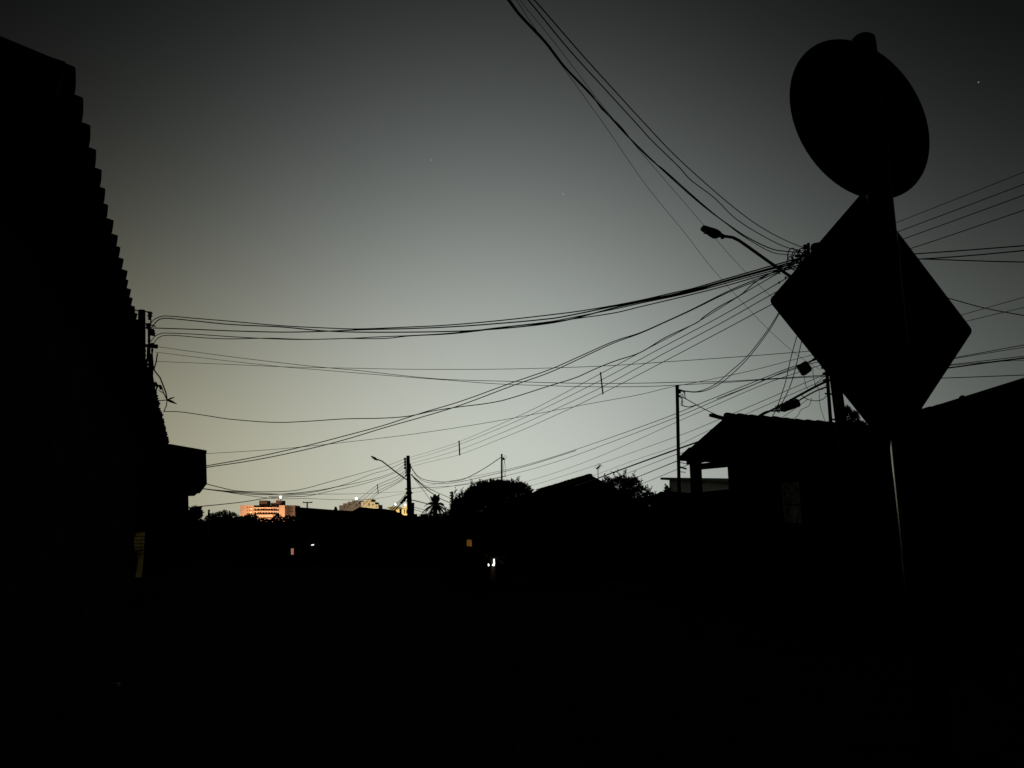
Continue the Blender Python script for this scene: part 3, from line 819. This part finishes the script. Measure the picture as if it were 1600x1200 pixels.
far = MB(); q = [hp(0, 0, -.13), hp(0, RL, -.13), hp(1.78, RL, -.13 - 1.78 * s), hp(1.78, 0, -.13 - 1.78 * s)]
far.hexa(q, [p + UP * .1 for p in q]); far.build('roof_slope', 'tile', ph)
near = MB(); q = [hp(-.004, 0, -.13), hp(-.004, RL, -.13), hp(-2.4, RL, -.13 - 2.4 * s), hp(-2.4, 0, -.13 - 2.4 * s)]
near.hexa(q, [p + UP * .1 for p in q]); near.build('roof_slope', 'tile', ph)
for i in range(int(RL / .36)):
    c0 = hp(0, .36 * i, -.075 + random.uniform(-.008, .008))
    t = barrel(c0, hu, 0.40, .24, .085, UP, hv, n=6)
    for j in range(len(t.v)):       # the far lip of each ridge tile rides up over the next
        p = np.array(t.v[j]); f_ = np.dot(p - c0, hu) / .4; t.v[j] = tuple(p + UP * (.045 * (1 - f_)))
    t.build('ridge_tile', 'tile', ph)
rn2 = (hv * s + UP); rn2 /= np.linalg.norm(rn2); rd2 = hv - UP * s; rd2 /= np.linalg.norm(rd2)
for i in range(int(RL / .24)):                               # scalloped ends of the far eave
    c0 = hp(1.80, .24 * (i + .5), -.03 - 1.80 * s)
    barrel(c0, -rd2, .4, .23, .06, rn2, hu, n=6).build('roof_tile', 'tile', ph)
MB().hexa(*(lambda a, b: ([a + hv * -.05 - UP * .035, b + hv * -.05 - UP * .035, b + hv * .05 - UP * .035, a + hv * .05 - UP * .035],
                          [a + hv * -.05 + UP * .03, b + hv * -.05 + UP * .03, b + hv * .05 + UP * .03, a + hv * .05 + UP * .03]))(hp(0, -.47, -.035), hp(0, .2, -.13))).build('ridge_beam', 'wood', ph)
gb = MB().prism([hp(.0, .1, -.14), hp(1.66, .1, -.14 - 1.66 * s), hp(1.66, .1, -1.02), hp(1.32, .1, -1.02), hp(.05, .1, -.90), hp(0, .1, -.9)], hu * .12)
gb.build('gable_board', 'wood', ph)
MB().prism([hp(1.40, .1, -1.03), hp(.0, .1, -1.05), hp(.0, .1, -1.19), hp(1.40, .1, -1.17)], hu * .12).build('porch_beam', 'wood', ph)
MB().prism([hp(1.52, .08, -1.0), hp(1.28, .08, -1.0), hp(1.30, .08, -3.0), hp(1.50, .08, -3.0)], hu * .18).build('porch_column', 'plaster_dark', ph)
gw = MB().prism([hp(.18, .1, -.75), hp(0.16, .1, -4.4), hp(-1.38, .1, -4.4), hp(-1.38, .1, -.14 - 1.38 * s - .01), hp(0, .1, -.14)], hu * .14)
gw.build('gable_wall', 'plaster_dark', ph)
# wall pieces round the side window
wl, wr = -1.38, -1.92
z_hi, z_lo = 2.56 - R[2], 1.70 - R[2]
MB().prism([hp(wl - .003, .1, -.14 + wl * s - .01), hp(wl - .003, .1, z_hi), hp(wr, .1, z_hi), hp(wr, .1, -.14 + wr * s - .01)], hu * .14).build('gable_wall', 'plaster_dark', ph)
MB().prism([hp(wl - .003, .1, z_lo), hp(wl - .003, .1, -4.4), hp(wr, .1, -4.4), hp(wr, .1, z_lo)], hu * .14).build('gable_wall', 'plaster_dark', ph)
fw = MB().prism([hp(wr - .003, .1, -.14 + wr * s - .02), hp(wr - .003, .1, -4.4), hp(wr - .003, RL - .1, -4.4), hp(wr - .003, RL - .1, -.14 + wr * s - .02)], hv * -.14)
fw.build('front_wall', 'plaster_dark', ph)
win = MB().prism([hp(wl - .003, .16, z_lo), hp(wl - .003, .16, z_hi), hp(wr, .16, z_hi), hp(wr, .16, z_lo)], hu * .02)
wo_ = win.build('window', glowmat('pane_reflection_glow', (0.9, 0.9, 0.55), 0.0016, scale=9, amount=.8), ph)  # faint reflection on the pane, painted as a weak glow
MB().tube([hp(wl - .1, .14, z_lo + .02), hp(wl - .2, .14, z_lo + .4), hp(wl - .26, .14, z_hi - .1)], .012).build('curtain_edge', 'whitewash', wo_)
for k in (.0, .38):
    MB().prism([hp(wl, .13, z_lo + k), hp(wl, .13, z_lo + k + .03), hp(wr, .13, z_lo + k + .03), hp(wr, .13, z_lo + k)], hu * .025).build('glazing_bar', 'wood', wo_)
bw = MB().prism([hp(1.5, RL * .55, -.9), hp(0, RL * .55, -.3), hp(0, RL * .55, -4.4), hp(1.5, RL * .55, -4.4)], hu * .1)
# parapet of the porch
MB().prism([hp(1.6, .06, -2.35), hp(.17, .06, -2.16), hp(.17, .06, -4.4), hp(1.6, .06, -4.4)], hu * .14).build('porch_parapet', 'plaster_dark', ph)

# small white flat roofed building behind the porch
D = 27.0
fh = thing('flat_roof_house', 'small whitewashed building with a thin flat roof seen through the porch', 'house', at(1090, 860, D) * V(1, 1, 0))
def fp_(x, y, dd=0.0):
    t = (x - 1032) / 118.0
    return at(x, y, 38.0 - 16.6 * t + dd)


MB().prism([fp_(1032, 746), fp_(1150, 752.5), fp_(1150, 757), fp_(1032, 749.5)], V(3.5, .6, 0)).build('roof_slab', 'concrete', fh)
MB().prism([fp_(1042, 749.8) + V(.12, 0, 0), fp_(1150, 756.6) + V(.12, 0, 0), fp_(1150, 800) + V(.12, 0, 0), fp_(1042, 800) + V(.12, 0, 0)], V(3, .5, 0)).build('wall', 'whitewash', fh)
MB().prism([fp_(1082, 753), fp_(1090, 753.5), fp_(1090, 778), fp_(1082, 778)], V(.06, .01, 0)).build('downpipe', 'iron', fh)
for y in (757, 762.5):
    MB().ball(fp_(1039.5, y), .045, 6).build('pipe_end', 'iron', fh)
lowall = MB().prism([at(1018, 776, 21), at(1032, 768, 21), at(1045, 768, 21), at(1080, 771, 21), at(1140, 764, 21), at(1140, 925, 21), at(1018, 925, 21)], V(.3, .25, 0))
tag(lowall.build('garden_wall', 'plaster_dark'), 'low dark garden wall below the whitewashed building', 'wall')

# ------------------------------------------------------------------ near building on the right
ra, rb = V(6.66, 12.9, 3.51), V(8.75, 2.0, 3.49)
ru = rb - ra; RLN = np.linalg.norm(ru); ru /= RLN
rv = V(-ru[1], ru[0], 0)
rh = thing('roadside_house', 'near dark house on the right edge behind the sign, its eave rising to the right', 'house', (ra + ru * 4 + rv * 2) * V(1, 1, 0))
rsl = (rv + UP * .3); rsl /= np.linalg.norm(rsl); rnn = UP - rv * .3; rnn /= np.linalg.norm(rnn)
q = [ra - rnn * .09 + rsl * .03, rb - rnn * .09 + rsl * .03, rb - rnn * .09 + rsl * 4.5, ra - rnn * .09 + rsl * 4.5]
MB().hexa(q, [p + rnn * .07 for p in q]).build('roof_deck', 'wood', rh)
for i in range(int(RLN / .2)):
    c0 = ra + ru * (.2 * (i + .5)) - rsl * (.02 + random.uniform(-.01, .01)) - rnn * .035
    barrel(c0, rsl, .42, .2, .05 + random.uniform(-.004, .008), rnn, ru, n=6).build('roof_tile', 'tile', rh)
a = (ra + rv * .35) * V(1, 1, 0)
MB().prism([a, a + UP * 3.53, a + rv * .2 + UP * 3.58, a + rv * .2], ru * RLN).build('street_wall', 'plaster_dark', rh)
MB().prism([a + rv * .203 + ru * .02, a + rv * .203 + ru * .02 + UP * 3.5, a + rv * 4 + ru * .02 + UP * 4.5, a + rv * 4 + ru * .02], ru * .2).build('end_wall', 'plaster_dark', rh)
fp = at(1507, 622, 11.55)
MB().prism([fp + V(-.05, 0, -.05), fp + V(-.045, 0, .045), fp + V(-.01, 0, .05), fp + V(.03, 0, .01), fp + V(.12, 0, -.05)], V(.05, .15, 0)).build('broken_tile', 'tile', rh)
# shrub beside the corner pole
def crown_leaves(mb, clumps, D, n, size, depth=.8, core=True):
    """leaf blades in ragged clumps; clumps given as pixel centre and pixel radii at distance D"""
    tot = sum(rx * ry for _, _, rx, ry in clumps)
    for x, y, rx, ry in clumps:
        c = at(x, y, D); k = D / F_PX
        ax, az_ = rx * k, ry * k; ay = (ax + az_) / 2 * depth
        for _ in range(int(n * rx * ry / tot)):
            while True:
                p = np.array([random.uniform(-1, 1) for _ in range(3)])
                r_ = np.linalg.norm(p)
                if .25 < r_ < 1: break
            p *= (r_ ** -.35) * random.uniform(.88, 1.1)
            q = c + p * V(ax, ay, az_)
            d = p + np.array([random.gauss(0, .6) for _ in range(3)]); d /= np.linalg.norm(d)
            t = np.cross(d, np.array([random.gauss(0, 1) for _ in range(3)])); t /= np.linalg.norm(t)
            ln = size * random.uniform(.6, 1.5); wd = ln * random.uniform(.25, .42)
            mb.add([q - d * ln * .5, q - t * wd * .5 + d * ln * .05, q + d * ln * .6, q + t * wd * .5 + d * ln * .05], [(0, 1, 2, 3)])


def tree(name, label, cat, clumps, D, n, size, trunk, twigs=(), m='leaf', group=None, sprigs=0):
    x, y = trunk
    g_ = at(x, y, D); top = at(*clumps[0][:2], D)
    base = V(g_[0], g_[1], ground_z(D))
    o = thing(name, label, cat, base, group)
    tm = MB()
    k = D / F_PX
    r0 = max(.05, .09 * max(c[2] for c in clumps) * k)
    fork = base + (top - base) * .45
    tm.tube([base - UP * .2, base + (fork - base) * .5 + V(.03, 0, 0), fork], [r0, r0 * .8, r0 * .65], n=8)
    for cx, cy, rx, ry in clumps:
        e = at(cx, cy, D)
        mid = (fork + e) / 2 + V(random.uniform(-.1, .1), random.uniform(-.1, .1), .05)
        tm.tube([fork, mid, e], [r0 * .5, r0 * .35, r0 * .15], n=6)
    tm.build('trunk', 'bark', o)
    mb = MB()
    crown_leaves(mb, clumps, D, n, size)
    for px, py, h_, lean in twigs:                       # sprigs standing out of the crown
        p0_ = at(px, py, D); p1_ = at(px + lean, py - h_, D)
        mb.tube([p0_, (p0_ + p1_) / 2, p1_], size * .07, n=4)
        for j in range(7):
            t = .3 + .7 * j / 6
            q = p0_ + (p1_ - p0_) * t
            d = np.array([random.uniform(-1, 1), random.uniform(-.5, .5), random.uniform(.1, 1)]); d /= np.linalg.norm(d)
            sd = np.cross(d, V(.2, 1, .1)); sd /= np.linalg.norm(sd)
            l_ = size * .9
            mb.add([q, q + d * l_ * .5 - sd * l_ * .15, q + d * l_, q + d * l_ * .5 + sd * l_ * .15], [(0, 1, 2, 3)])
    mb.build('crown', m, o)
    return o


tree('shrub', 'small spiky shrub silhouetted between the corner pole and the diamond plate', 'shrub',
     [(1325, 651, 6, 18), (1336, 656, 7, 15), (1346, 666, 8, 8), (1333, 670, 20, 12)], 15.5, 5000, .05, (1332, 710))

# big rounded tree, bushy tree
tree('rounded_tree', 'big dark rounded tree in the middle with ragged twigs on its left shoulder', 'tree',
     [(770, 788, 48, 36), (742, 796, 36, 30), (800, 782, 36, 30), (722, 802, 22, 24), (712, 798, 8, 20), (754, 768, 22, 16), (772, 763, 22, 14), (788, 763, 18, 13), (740, 778, 18, 14), (812, 768, 18, 14), (800, 762, 10, 8), (830, 796, 24, 24), (782, 842, 42, 34), (765, 803, 60, 28)], 30, 30000, .13, (770, 870),
     twigs=[(706, 785, 18, 5), (712, 790, 26, 0), (714, 782, 14, 8), (724, 778, 14, -2), (740, 770, 20, -2), (734, 772, 18, 2), (752, 762, 12, -3), (806, 760, 14, 4), (800, 756, 8, 8), (815, 765, 10, 4), (822, 770, 8, 5), (728, 784, 14, 3), (700, 800, 6, -6)])
tree('bushy_tree', 'feathery bushy tree behind the right slope of the gabled roof', 'tree',
     [(968, 762, 22, 16), (985, 760, 18, 14), (950, 756, 10, 11), (1000, 768, 16, 8), (1012, 773, 10, 4), (972, 750, 8, 8), (990, 752, 8, 6), (960, 775, 22, 12), (985, 790, 40, 16)], 42, 7000, .17, (975, 830),
     twigs=[(968, 745, 9, -3), (975, 744, 9, 2), (986, 748, 10, 6), (977, 748, 12, 0), (965, 748, 10, -8), (1000, 760, 10, 2), (1012, 770, 8, 6), (947, 750, 8, -3), (1018, 774, 4, 6), (995, 752, 8, -2), (1004, 764, 5, 9)], m='leaf')
for lab, cl, D, n_, tr in (
        ('small tree tucked beside the jutting house at left', [(305, 798, 9, 7), (301, 806, 9, 9), (310, 803, 6, 7), (296, 808, 8, 8), (304, 816, 12, 7)], 34, 1600, (304, 840)),
        ('low round tree left of the orange building', [(350, 806, 16, 8), (340, 811, 20, 9), (362, 809, 13, 7), (330, 813, 11, 7), (350, 818, 30, 8)], 90, 2600, (350, 846)),
        ('dark tree crown before the left end of the orange building', [(386, 812, 12, 6), (392, 809, 10, 6), (374, 813, 10, 5), (410, 816, 12, 6), (390, 819, 26, 6)], 140, 2600, (386, 846)),
        ('open crowned tree before the right end of the orange building', [(433, 810, 8, 6), (450, 811, 9, 5), (425, 815, 8, 4), (458, 812, 7, 5), (444, 819, 20, 5)], 140, 1800, (440, 846)),
        ('dark hedge like tree row left of the road end', [(380, 826, 30, 9), (350, 825, 34, 10), (320, 824, 30, 10), (420, 828, 34, 9), (450, 829, 26, 8)], 100, 3500, (380, 848)),
        ('low bush at the foot of the palm', [(676, 804, 9, 4), (690, 806, 10, 3.5), (662, 806, 6, 2.5), (700, 804, 8, 5)], 92, 900, (684, 840)),
        ('low dark bush left of the garden wall', [(1025, 780, 16, 6), (1040, 777, 12, 6), (1008, 784, 16, 6), (1042, 766, 3, 6)], 22, 1200, (1025, 845))):
    tree('tree', lab, 'tree', cl, D, n_, .0028 * D + .06, tr, group='small trees along the street')

lwall = thing('boundary_wall', 'long low dark wall below the small trees, left of the long dark house', 'wall', at(380, 850, 150) * V(1, 1, 0) + UP * ground_z(150))
MB().prism([at(270, 813, 150), at(330, 814, 150), at(400, 816, 150), at(470, 815, 150), at(470, 875, 150), at(270, 875, 150)], V(0, 1, 0)).build('wall', 'plaster_dark', lwall)
# palm
D = 88.0
pb = at(680.5, 850, D); pb[2] = ground_z(D); pt = at(680, 790, D)
palm = thing('palm_tree', 'short palm with a rounded fan of fronds beside the far middle pole', 'palm', pb)
MB().tube([pb, (pb + pt) / 2 + V(.05, 0, 0), pt], [.34, .26, .24], n=10).build('trunk', 'bark', palm)
for k in range(21):
    ang = 2 * pi * k / 21 * 5 + random.uniform(-.15, .15)
    el = (1.2, .7, .22)[k % 3] + random.uniform(-.1, .1)
    ln = random.uniform(1.4, 1.75)
    hx = V(cos(ang), sin(ang), 0)
    pts = [pt + hx * ln * t * cos(el) + UP * (ln * t * sin(el) - .75 * t ** 2.2 * ln * cos(el)) for t in np.linspace(0, 1, 8)]
    fm = MB(); fm.tube(pts, [.035] * 7 + [.01], n=4)
    sd = np.cross(hx, UP)
    for j in range(1, 8):
        for sgn in (-1, 1):
            d = (pts[j] - pts[j - 1]); d /= np.linalg.norm(d)
            for h_ in (0, .5):
                q0 = pts[j] - (pts[j] - pts[j - 1]) * h_
                l_ = .60 * max(.3, 1.0 - 1.0 * abs(j / 7 - .45))
                tip = q0 + (d * .55 + sd * sgn * .7 - UP * .3) * l_
                fm.add([q0 - d * .15, q0 + d * .15, tip], [(0, 1, 2)])
    fm.build('frond', 'leaf', palm)

# ------------------------------------------------------------------ gabled house in the middle
Z = 4.5
A, B = V(4.078, 38.82, Z), V(1.823, 53.15, Z)
mu = (B - A); ML = np.linalg.norm(mu); mu /= ML; mv = V(mu[1], -mu[0], 0)
mh = thing('gabled_house', 'long low house with a tiled ridge running away, in front of the feathery tree', 'house', (A + mu * 5) * V(1, 1, 0) + UP * ground_z(44))
sl_ = .52
for sg in (-1, 1):
    wd = 4.5
    q = [A + mv * sg * .003 - UP * .12, B + mv * sg * .003 - UP * .12, B + mv * sg * wd - UP * (.12 + wd * sl_), A + mv * sg * wd - UP * (.12 + wd * sl_)]
    MB().hexa(q, [p + UP * .1 for p in q]).build('roof_slope', 'tile', mh)
for i in range(int(ML / .4)):
    barrel(A + mu * (.4 * i) - UP * .06, mu, .43, .3, .07 + random.uniform(0, .03), UP, mv, n=6).build('ridge_tile', 'tile', mh)
MB().prism([A + mu * .2 - UP * .14, A + mu * .2 + mv * 4.2 - UP * (.14 + 4.2 * sl_), A + mu * .2 + mv * 4.2 - UP * 6, A + mu * .2 - mv * 4.2 - UP * 6, A + mu * .2 - mv * 4.2 - UP * (.14 + 4.2 * sl_)], mu * .2).build('gable_wall', 'plaster_dark', mh)
MB().prism([A + mu * .41 - mv * 4.2 - UP * 2.4, A + mu * .41 - mv * 4.0 - UP * 2.36, A + mu * .41 - mv * 4.0 - UP * 6, A + mu * .41 - mv * 4.2 - UP * 6], mu * (ML - .6)).build('side_wall', 'plaster_dark', mh)
D = 39.5
an = thing('tv_aerial', 'thin tilted television aerial on the gabled roof', 'aerial', at(934.5, 749, D))
MB().tube([at(934.8, 749, D), at(934.2, 733, D)], .022).build('mast', 'iron', an)
MB().tube([at(931.5, 732.5, D), at(934.5, 731, D), at(938.5, 726, D)], [.03, .06, .03]).build('boom', 'iron', an)
for t in (.05, .4, .75, 1):
    c = at(931.5 + 7 * t, 732.5 - 6 * t, D)
    MB().tube([c + V(-.12, .1, .1), c + V(.12, -.1, -.08)], .008).build('element', 'iron', an)

# dark low house across the end of the street, with a T aerial
D = 72.0
dh = thing('long_dark_house', 'long low dark house closing the street below the cream building', 'house', at(530, 850, D) * V(1, 1, 0) + UP * ground_z(D))
MB().prism([at(461, 792, D), at(520, 796.5, D), at(586, 801, D), at(586, 806, D), at(461, 800, D)], V(0, 7, 0)).build('roof', 'tile', dh)
MB().prism([at(463, 800, D + .3), at(586, 805, D + .3), at(586, 885, D + .3), at(463, 885, D + .3)], V(0, 6, 0)).build('wall', 'plaster_dark', dh)
D = 74.0
dh2 = thing('hipped_house', 'dark hipped roof house left of the far middle pole', 'house', at(600, 850, D) * V(1, 1, 0) + UP * ground_z(D))
MB().prism([at(564, 793.5, D - 1), at(601, 795, D - 1), at(614, 801, D - 1), at(622, 805.5, D - 1), at(560, 806, D - 1), at(550, 801, D - 1)], V(0, 6, 0)).build('roof', 'tile', dh2)
MB().prism([at(566, 804, D - .6), at(646, 805.5, D - .6), at(646, 885, D - .6), at(566, 885, D - .6)], V(0, 6, 0)).build('wall', 'plaster_dark', dh2)
MB().prism([at(624, 795, D - 1.2), at(627, 795, D - 1.2), at(627, 806, D - 1.2), at(624, 806, D - 1.2)], V(0, .3, 0)).build('chimney', 'plaster_dark', dh2)
pk = at(564, 792, 118)
gh = thing('pink_gable_house', 'pale pinkish gable faintly lit in front of the cream building', 'house', at(562, 850, 118) * V(1, 1, 0) + UP * ground_z(118))
MB().prism([at(550, 800, 118), at(562, 793, 118), at(577, 798, 118), at(577, 840, 118), at(550, 840, 118)], V(1, 8, 0)).build('gable_wall', mat('pink_render', (.5, .33, .26), bump=0), gh)
MB().prism([at(547, 800.5, 117.5), at(562, 792, 117.5), at(580, 797.6, 117.5), at(580, 799, 117.5), at(562, 793.5, 117.5), at(547, 802, 117.5)], V(1, 9, 0)).build('roof', 'tile', gh)
T = thing('roof_aerial', 'small T shaped aerial standing on the long dark house roof', 'aerial', at(480, 794, 73))
MB().tube([at(480, 794, 73), at(480, 784.5, 73)], .07).build('mast', 'iron', T)
MB().tube([at(473.5, 785.2, 73), at(488, 785, 73)], .055).build('crossbar', 'iron', T)
for x in (474, 487.5):
    MB().tube([at(x, 785.5, 73), at(x, 783.5, 73)], .04).build('element', 'iron', T)
MB().tube([at(524.5, 797, 73), at(524.5, 791.5, 73)], [.2, .08]).build('vent', 'iron', dh)
D = 80.0
mw = thing('boundary_wall', 'low dark wall running right from the far middle pole to the big tree', 'wall', at(680, 850, D) * V(1, 1, 0) + UP * ground_z(D))
MB().prism([at(640, 807, D), at(712, 805, D), at(712, 890, D), at(640, 890, D)], V(0, .4, 0)).build('wall', 'plaster_dark', mw)
MB().prism([at(640, 803, D - .1), at(651, 803, D - .1), at(651, 812, D - .1), at(640, 812, D - .1)], V(0, .6, 0)).build('pier', 'plaster_dark', mw)
for k in range(7):
    x = 655 + k * 2.7
    MB().tube([at(x, 807, D), at(x, 804.9, D)], .035).build('spike', 'iron', mw)
# dark house behind and below the big tree
D = 31.0
th_ = thing('tree_house_front', 'dark low house front under the big rounded tree', 'house', at(760, 880, D) * V(1, 1, 0) + UP * ground_z(D))
MB().prism([at(690, 812, D + 1.5), at(860, 815, D + 1.5), at(860, 895, D + 1.5), at(690, 895, D + 1.5)], V(0, 4, 0)).build('wall', 'plaster_dark', th_)
th_.name = 'low_house'
# lit windows and lamps seen in the dark street
def lit(name, label, cat, poly, D, col, st, depth=.06, parent=None):
    o = MB().prism([at(x, y, D) for x, y in poly], V(0, depth, 0)).build(name, glowmat(name + '_light', col, st, scale=0), parent)
    return tag(o, label, cat) if parent is None else o


w = lit('window', '', '', [(729.5, 844), (737, 842), (737, 854), (729.5, 853)], 32.35, (1, .45, .08), .11, parent=th_)
MB().prism([at(732.8, 842, 32.3), at(733.4, 842, 32.3), at(733.4, 854, 32.3), at(732.8, 854, 32.3)], V(0, .03, 0)).build('frame', 'wood', w)
lit('doorway_lamp', 'thin bright white upright light low in front of the dark house', 'lamp', [(771, 873.5), (772.6, 873.5), (773.2, 881), (772, 884.5), (768.8, 883.5), (771, 880)], 29.6, (1, .95, .9), 3.0)
lit('ground_lamp', 'tiny bright white light just left of the upright one', 'lamp', [(762.3, 881), (764, 881), (764.6, 884), (762.8, 884.8)], 29.6, (1, .97, .95), 2.4)
lit('entry_lamp', 'small dash of white light on the long dark house', 'lamp', [(486.3, 851), (490.2, 850.6), (490.5, 851.9), (486.3, 852.3)], 71.9, (1, .96, .9), 1.6)
lh = thing('low_house', 'low dark house with one small reddish lit window, left of the long dark house', 'house', at(440, 850, 70) * V(1, 1, 0) + UP * ground_z(70))
MB().prism([at(395, 832, 70), at(430, 822, 70), at(462.5, 824, 70), at(462.5, 890, 70), at(395, 890, 70)], V(0, 5, 0)).build('wall', 'plaster_dark', lh)
w = lit('window', '', '', [(454.6, 857.2), (458.4, 856.8), (458.6, 866.5), (454.8, 866.8)], 69.9, (1, .45, .28), .32, parent=lh)

# ------------------------------------------------------------------ lit blocks far off
def slab(x0, y0, x1, y1, D, depth):
    return MB().prism([at(x0, y0, D), at(x1, y0, D), at(x1, y1, D), at(x0, y1, D)], V(0, depth, 0))


D = 400.0
ob = thing('orange_lit_building', 'floodlit orange apartment building far off at left with balcony rows', 'building', at(415, 845, D) * V(1, 1, 0) + UP * ground_z(D))
slab(375.5, 789.5, 396, 845, D, 14).build('wall', 'render', ob)
slab(396.1, 789.5, 436, 845, D + 2.2, 12).build('wall', 'render', ob)
slab(436.1, 789.5, 445, 845, D, 14).build('wall', 'render', ob)
slab(445.2, 789.5, 461, 845, D + 8, 10).build('side_wing', 'greyrender', ob)
for y in (792.6, 798.2, 804.0, 810):
    slab(396, y, 436, y + 2.0, D - .3, 2.5).build('balcony', 'render', ob)
for y in (790.2, 794.8, 800.4):
    for k in range(9):
        x = 397.3 + k * 4.3
        slab(x, y, x + 3.1, y + 2.8, D + 2.1, .15).build('window', 'glass', ob)
for y in (792.2, 797, 802):
    for k in range(3):
        x = 386 + k * 3.4
        slab(x, y, x + 1.3, y + 1.6, D - .1, .15).build('window', 'glass', ob)
for y in (793, 798):
    for k in range(3):
        x = 448.5 + k * 4
        slab(x, y, x + 1.4, y + 2, D + 7.9, .15).build('window', 'glass', ob)
slab(404.8, 782, 417.2, 789.3, D + 3, 6).build('roof_tank_room', 'tankgrey', ob)
slab(423, 785.5, 431, 789.3, D + 3, 6).build('roof_tank_room', 'tankgrey', ob)
slab(431.1, 782, 440.8, 789.3, D + 3, 6).build('roof_tank_room', 'tankgrey', ob)
slab(431.8, 778.6, 434, 781.9, D + 3.2, 1).build('roof_post', 'render', ob)


def bulb(x, y, D, rpx, st, col, label, name='roof_lamp', cat='lamp', parent=None, group=None):
    o = MB().ball(at(x, y, D), rpx / F_PX * D, 8).build(name, glowmat('bulb', col, st), parent)
    return o if parent is not None else tag(o, label, cat, group)


bulb(438.4, 776.4, D + 1, 2.0, 6, (1, .93, .95), 'bright white lamp on the roof of the orange lit building')
MB().tube([at(438.4, 782, D + 4), at(438.4, 776.5, D + 4)], .15).build('lamp_mast', 'iron', ob)
for x, y in ((401, 794.6), (434, 794.6), (401, 800.3), (434, 800.3), (406.6, 794.6), (392.5, 794.8), (392, 800.5)):
    bulb(x, y, D + 1.6 if x > 396 else D - .3, .8, 2.2, (1, .72, .25), '', name='balcony_lamp', parent=ob)


def flood(x, y, D, aim, energy, col, size=1.4, blend=.5):
    l = bpy.data.lights.new('floodlight', 'SPOT'); l.energy = energy; l.color = col; l.spot_size = size; l.spot_blend = blend; l.shadow_soft_size = .5
    o = bpy.data.objects.new('floodlight', l); COL.objects.link(o)
    p = at(x, y, D); o.location = tuple(p)
    d = Vector(tuple(at(*aim) - p)); o.rotation_euler = d.to_track_quat('-Z', 'Y').to_euler()
    return o


for x in (384, 410, 436):
    flood(x, 828, 378, (x, 798, 402), 19000, (1, .49, .26))
flood(452, 822, 380, (455, 800, 408), 4200, (1, .62, .42))

D = 450.0
cb = thing('cream_stepped_building', 'cream building with a stepped top and a bright roof lamp, above the long dark house', 'building', at(560, 845, D) * V(1, 1, 0) + UP * ground_z(D))
for x0, y0, x1 in ((530, 789.5, 536), (536.1, 786.4, 543), (543.1, 784, 550), (550.1, 782, 564)):
    slab(x0, y0, x1, 845, D + 4, 12).build('grey_wing', 'greyrender', cb)
for x0, y0, x1 in ((564.1, 783.8, 570), (570.1, 780.6, 580), (580.1, 784.2, 586), (586.1, 788.2, 591.5)):
    slab(x0, y0, x1, 845, D, 14).build('cream_wing', 'cream', cb)
for x, y, w_, h_ in ((575.9, 786, 1.6, 5), (568, 786.5, 1.3, 2), (582, 787, 1.5, 3), (587.5, 790.5, 1.2, 2), (572.5, 783.5, 1.2, 1.5)):
    slab(x, y, x + w_, y + h_, D - .1, .15).build('window', 'glass', cb)
for x, y in ((545.5, 787), (556, 787.5), (561, 784.5), (537.5, 791)):
    slab(x, y, x + 1.6, y + 2.2, D + 3.9, .15).build('window', 'glass', cb)
slab(569.5, 779.6, 580.5, 780.5, D - .4, 14.6).build('cornice', 'cream', cb)
bulb(556.7, 779, D, 1.9, 6, (1, .97, .92), 'bright white lamp on the roof of the cream stepped building')
flood(578, 818, 425, (578, 786, D), 24000, (1, .78, .42))
flood(548, 818, 425, (548, 786, D + 4), 8000, (1, .80, .62))

D = 300.0
yb = thing('yellow_lit_building', 'small bright yellow lit building immediately left of the far middle pole', 'building', at(622, 845, D) * V(1, 1, 0) + UP * ground_z(D))
slab(619, 795, 638, 845, D, 8).build('wall', 'cream', yb)
MB().prism([at(604, 792.5, D - .5), at(621, 791.3, D - .5), at(629, 795.3, D - .5), at(612, 797, D - .5)], V(0, 8, 0)).build('roof', 'greyrender', yb)
slab(604.5, 796, 618.8, 845, D + 1, 8).build('wall', 'greyrender', yb)
slab(629, 790, 638, 794.8, D + .5, 6).build('upper_room', 'cream', yb)
for x in (624.5, 631.3, 634.8):
    slab(x, 796, x + 1.5, 802.5, D - .1, .12).build('window', 'glass', yb)
bulb(618, 788, D, 1.5, 5, (1, .97, .85), 'small white lamp above the yellow lit building')
MB().tube([at(618, 793, D + .6), at(618, 788, D + .6)], .1).build('lamp_mast', 'iron', yb)
bulb(633, 789, D - 2.5, 1.5, 5, (1, .95, .75), 'white lamp at the far middle pole, over the yellow lit building')
flood(630, 815, 286, (629, 797, D), 14000, (1, .74, .28), size=1.7)

# ------------------------------------------------------------------ stars
for x, y, r, st in ((1529, 128.5, 1.0, .3), (880, 303, .75, .5), (674, 250, .65, .4)):
    o = MB().ball(at(x, y, 3000), r / F_PX * 3000, 6).build('star', glowmat('starlight', (.95, 1, 1), st))
    tag(o, {1529: 'brightest star, high at the right edge of the sky', 880: 'small star right of centre, well above the cables', 674: 'faintest star, in the upper middle of the sky'}[x], 'star')
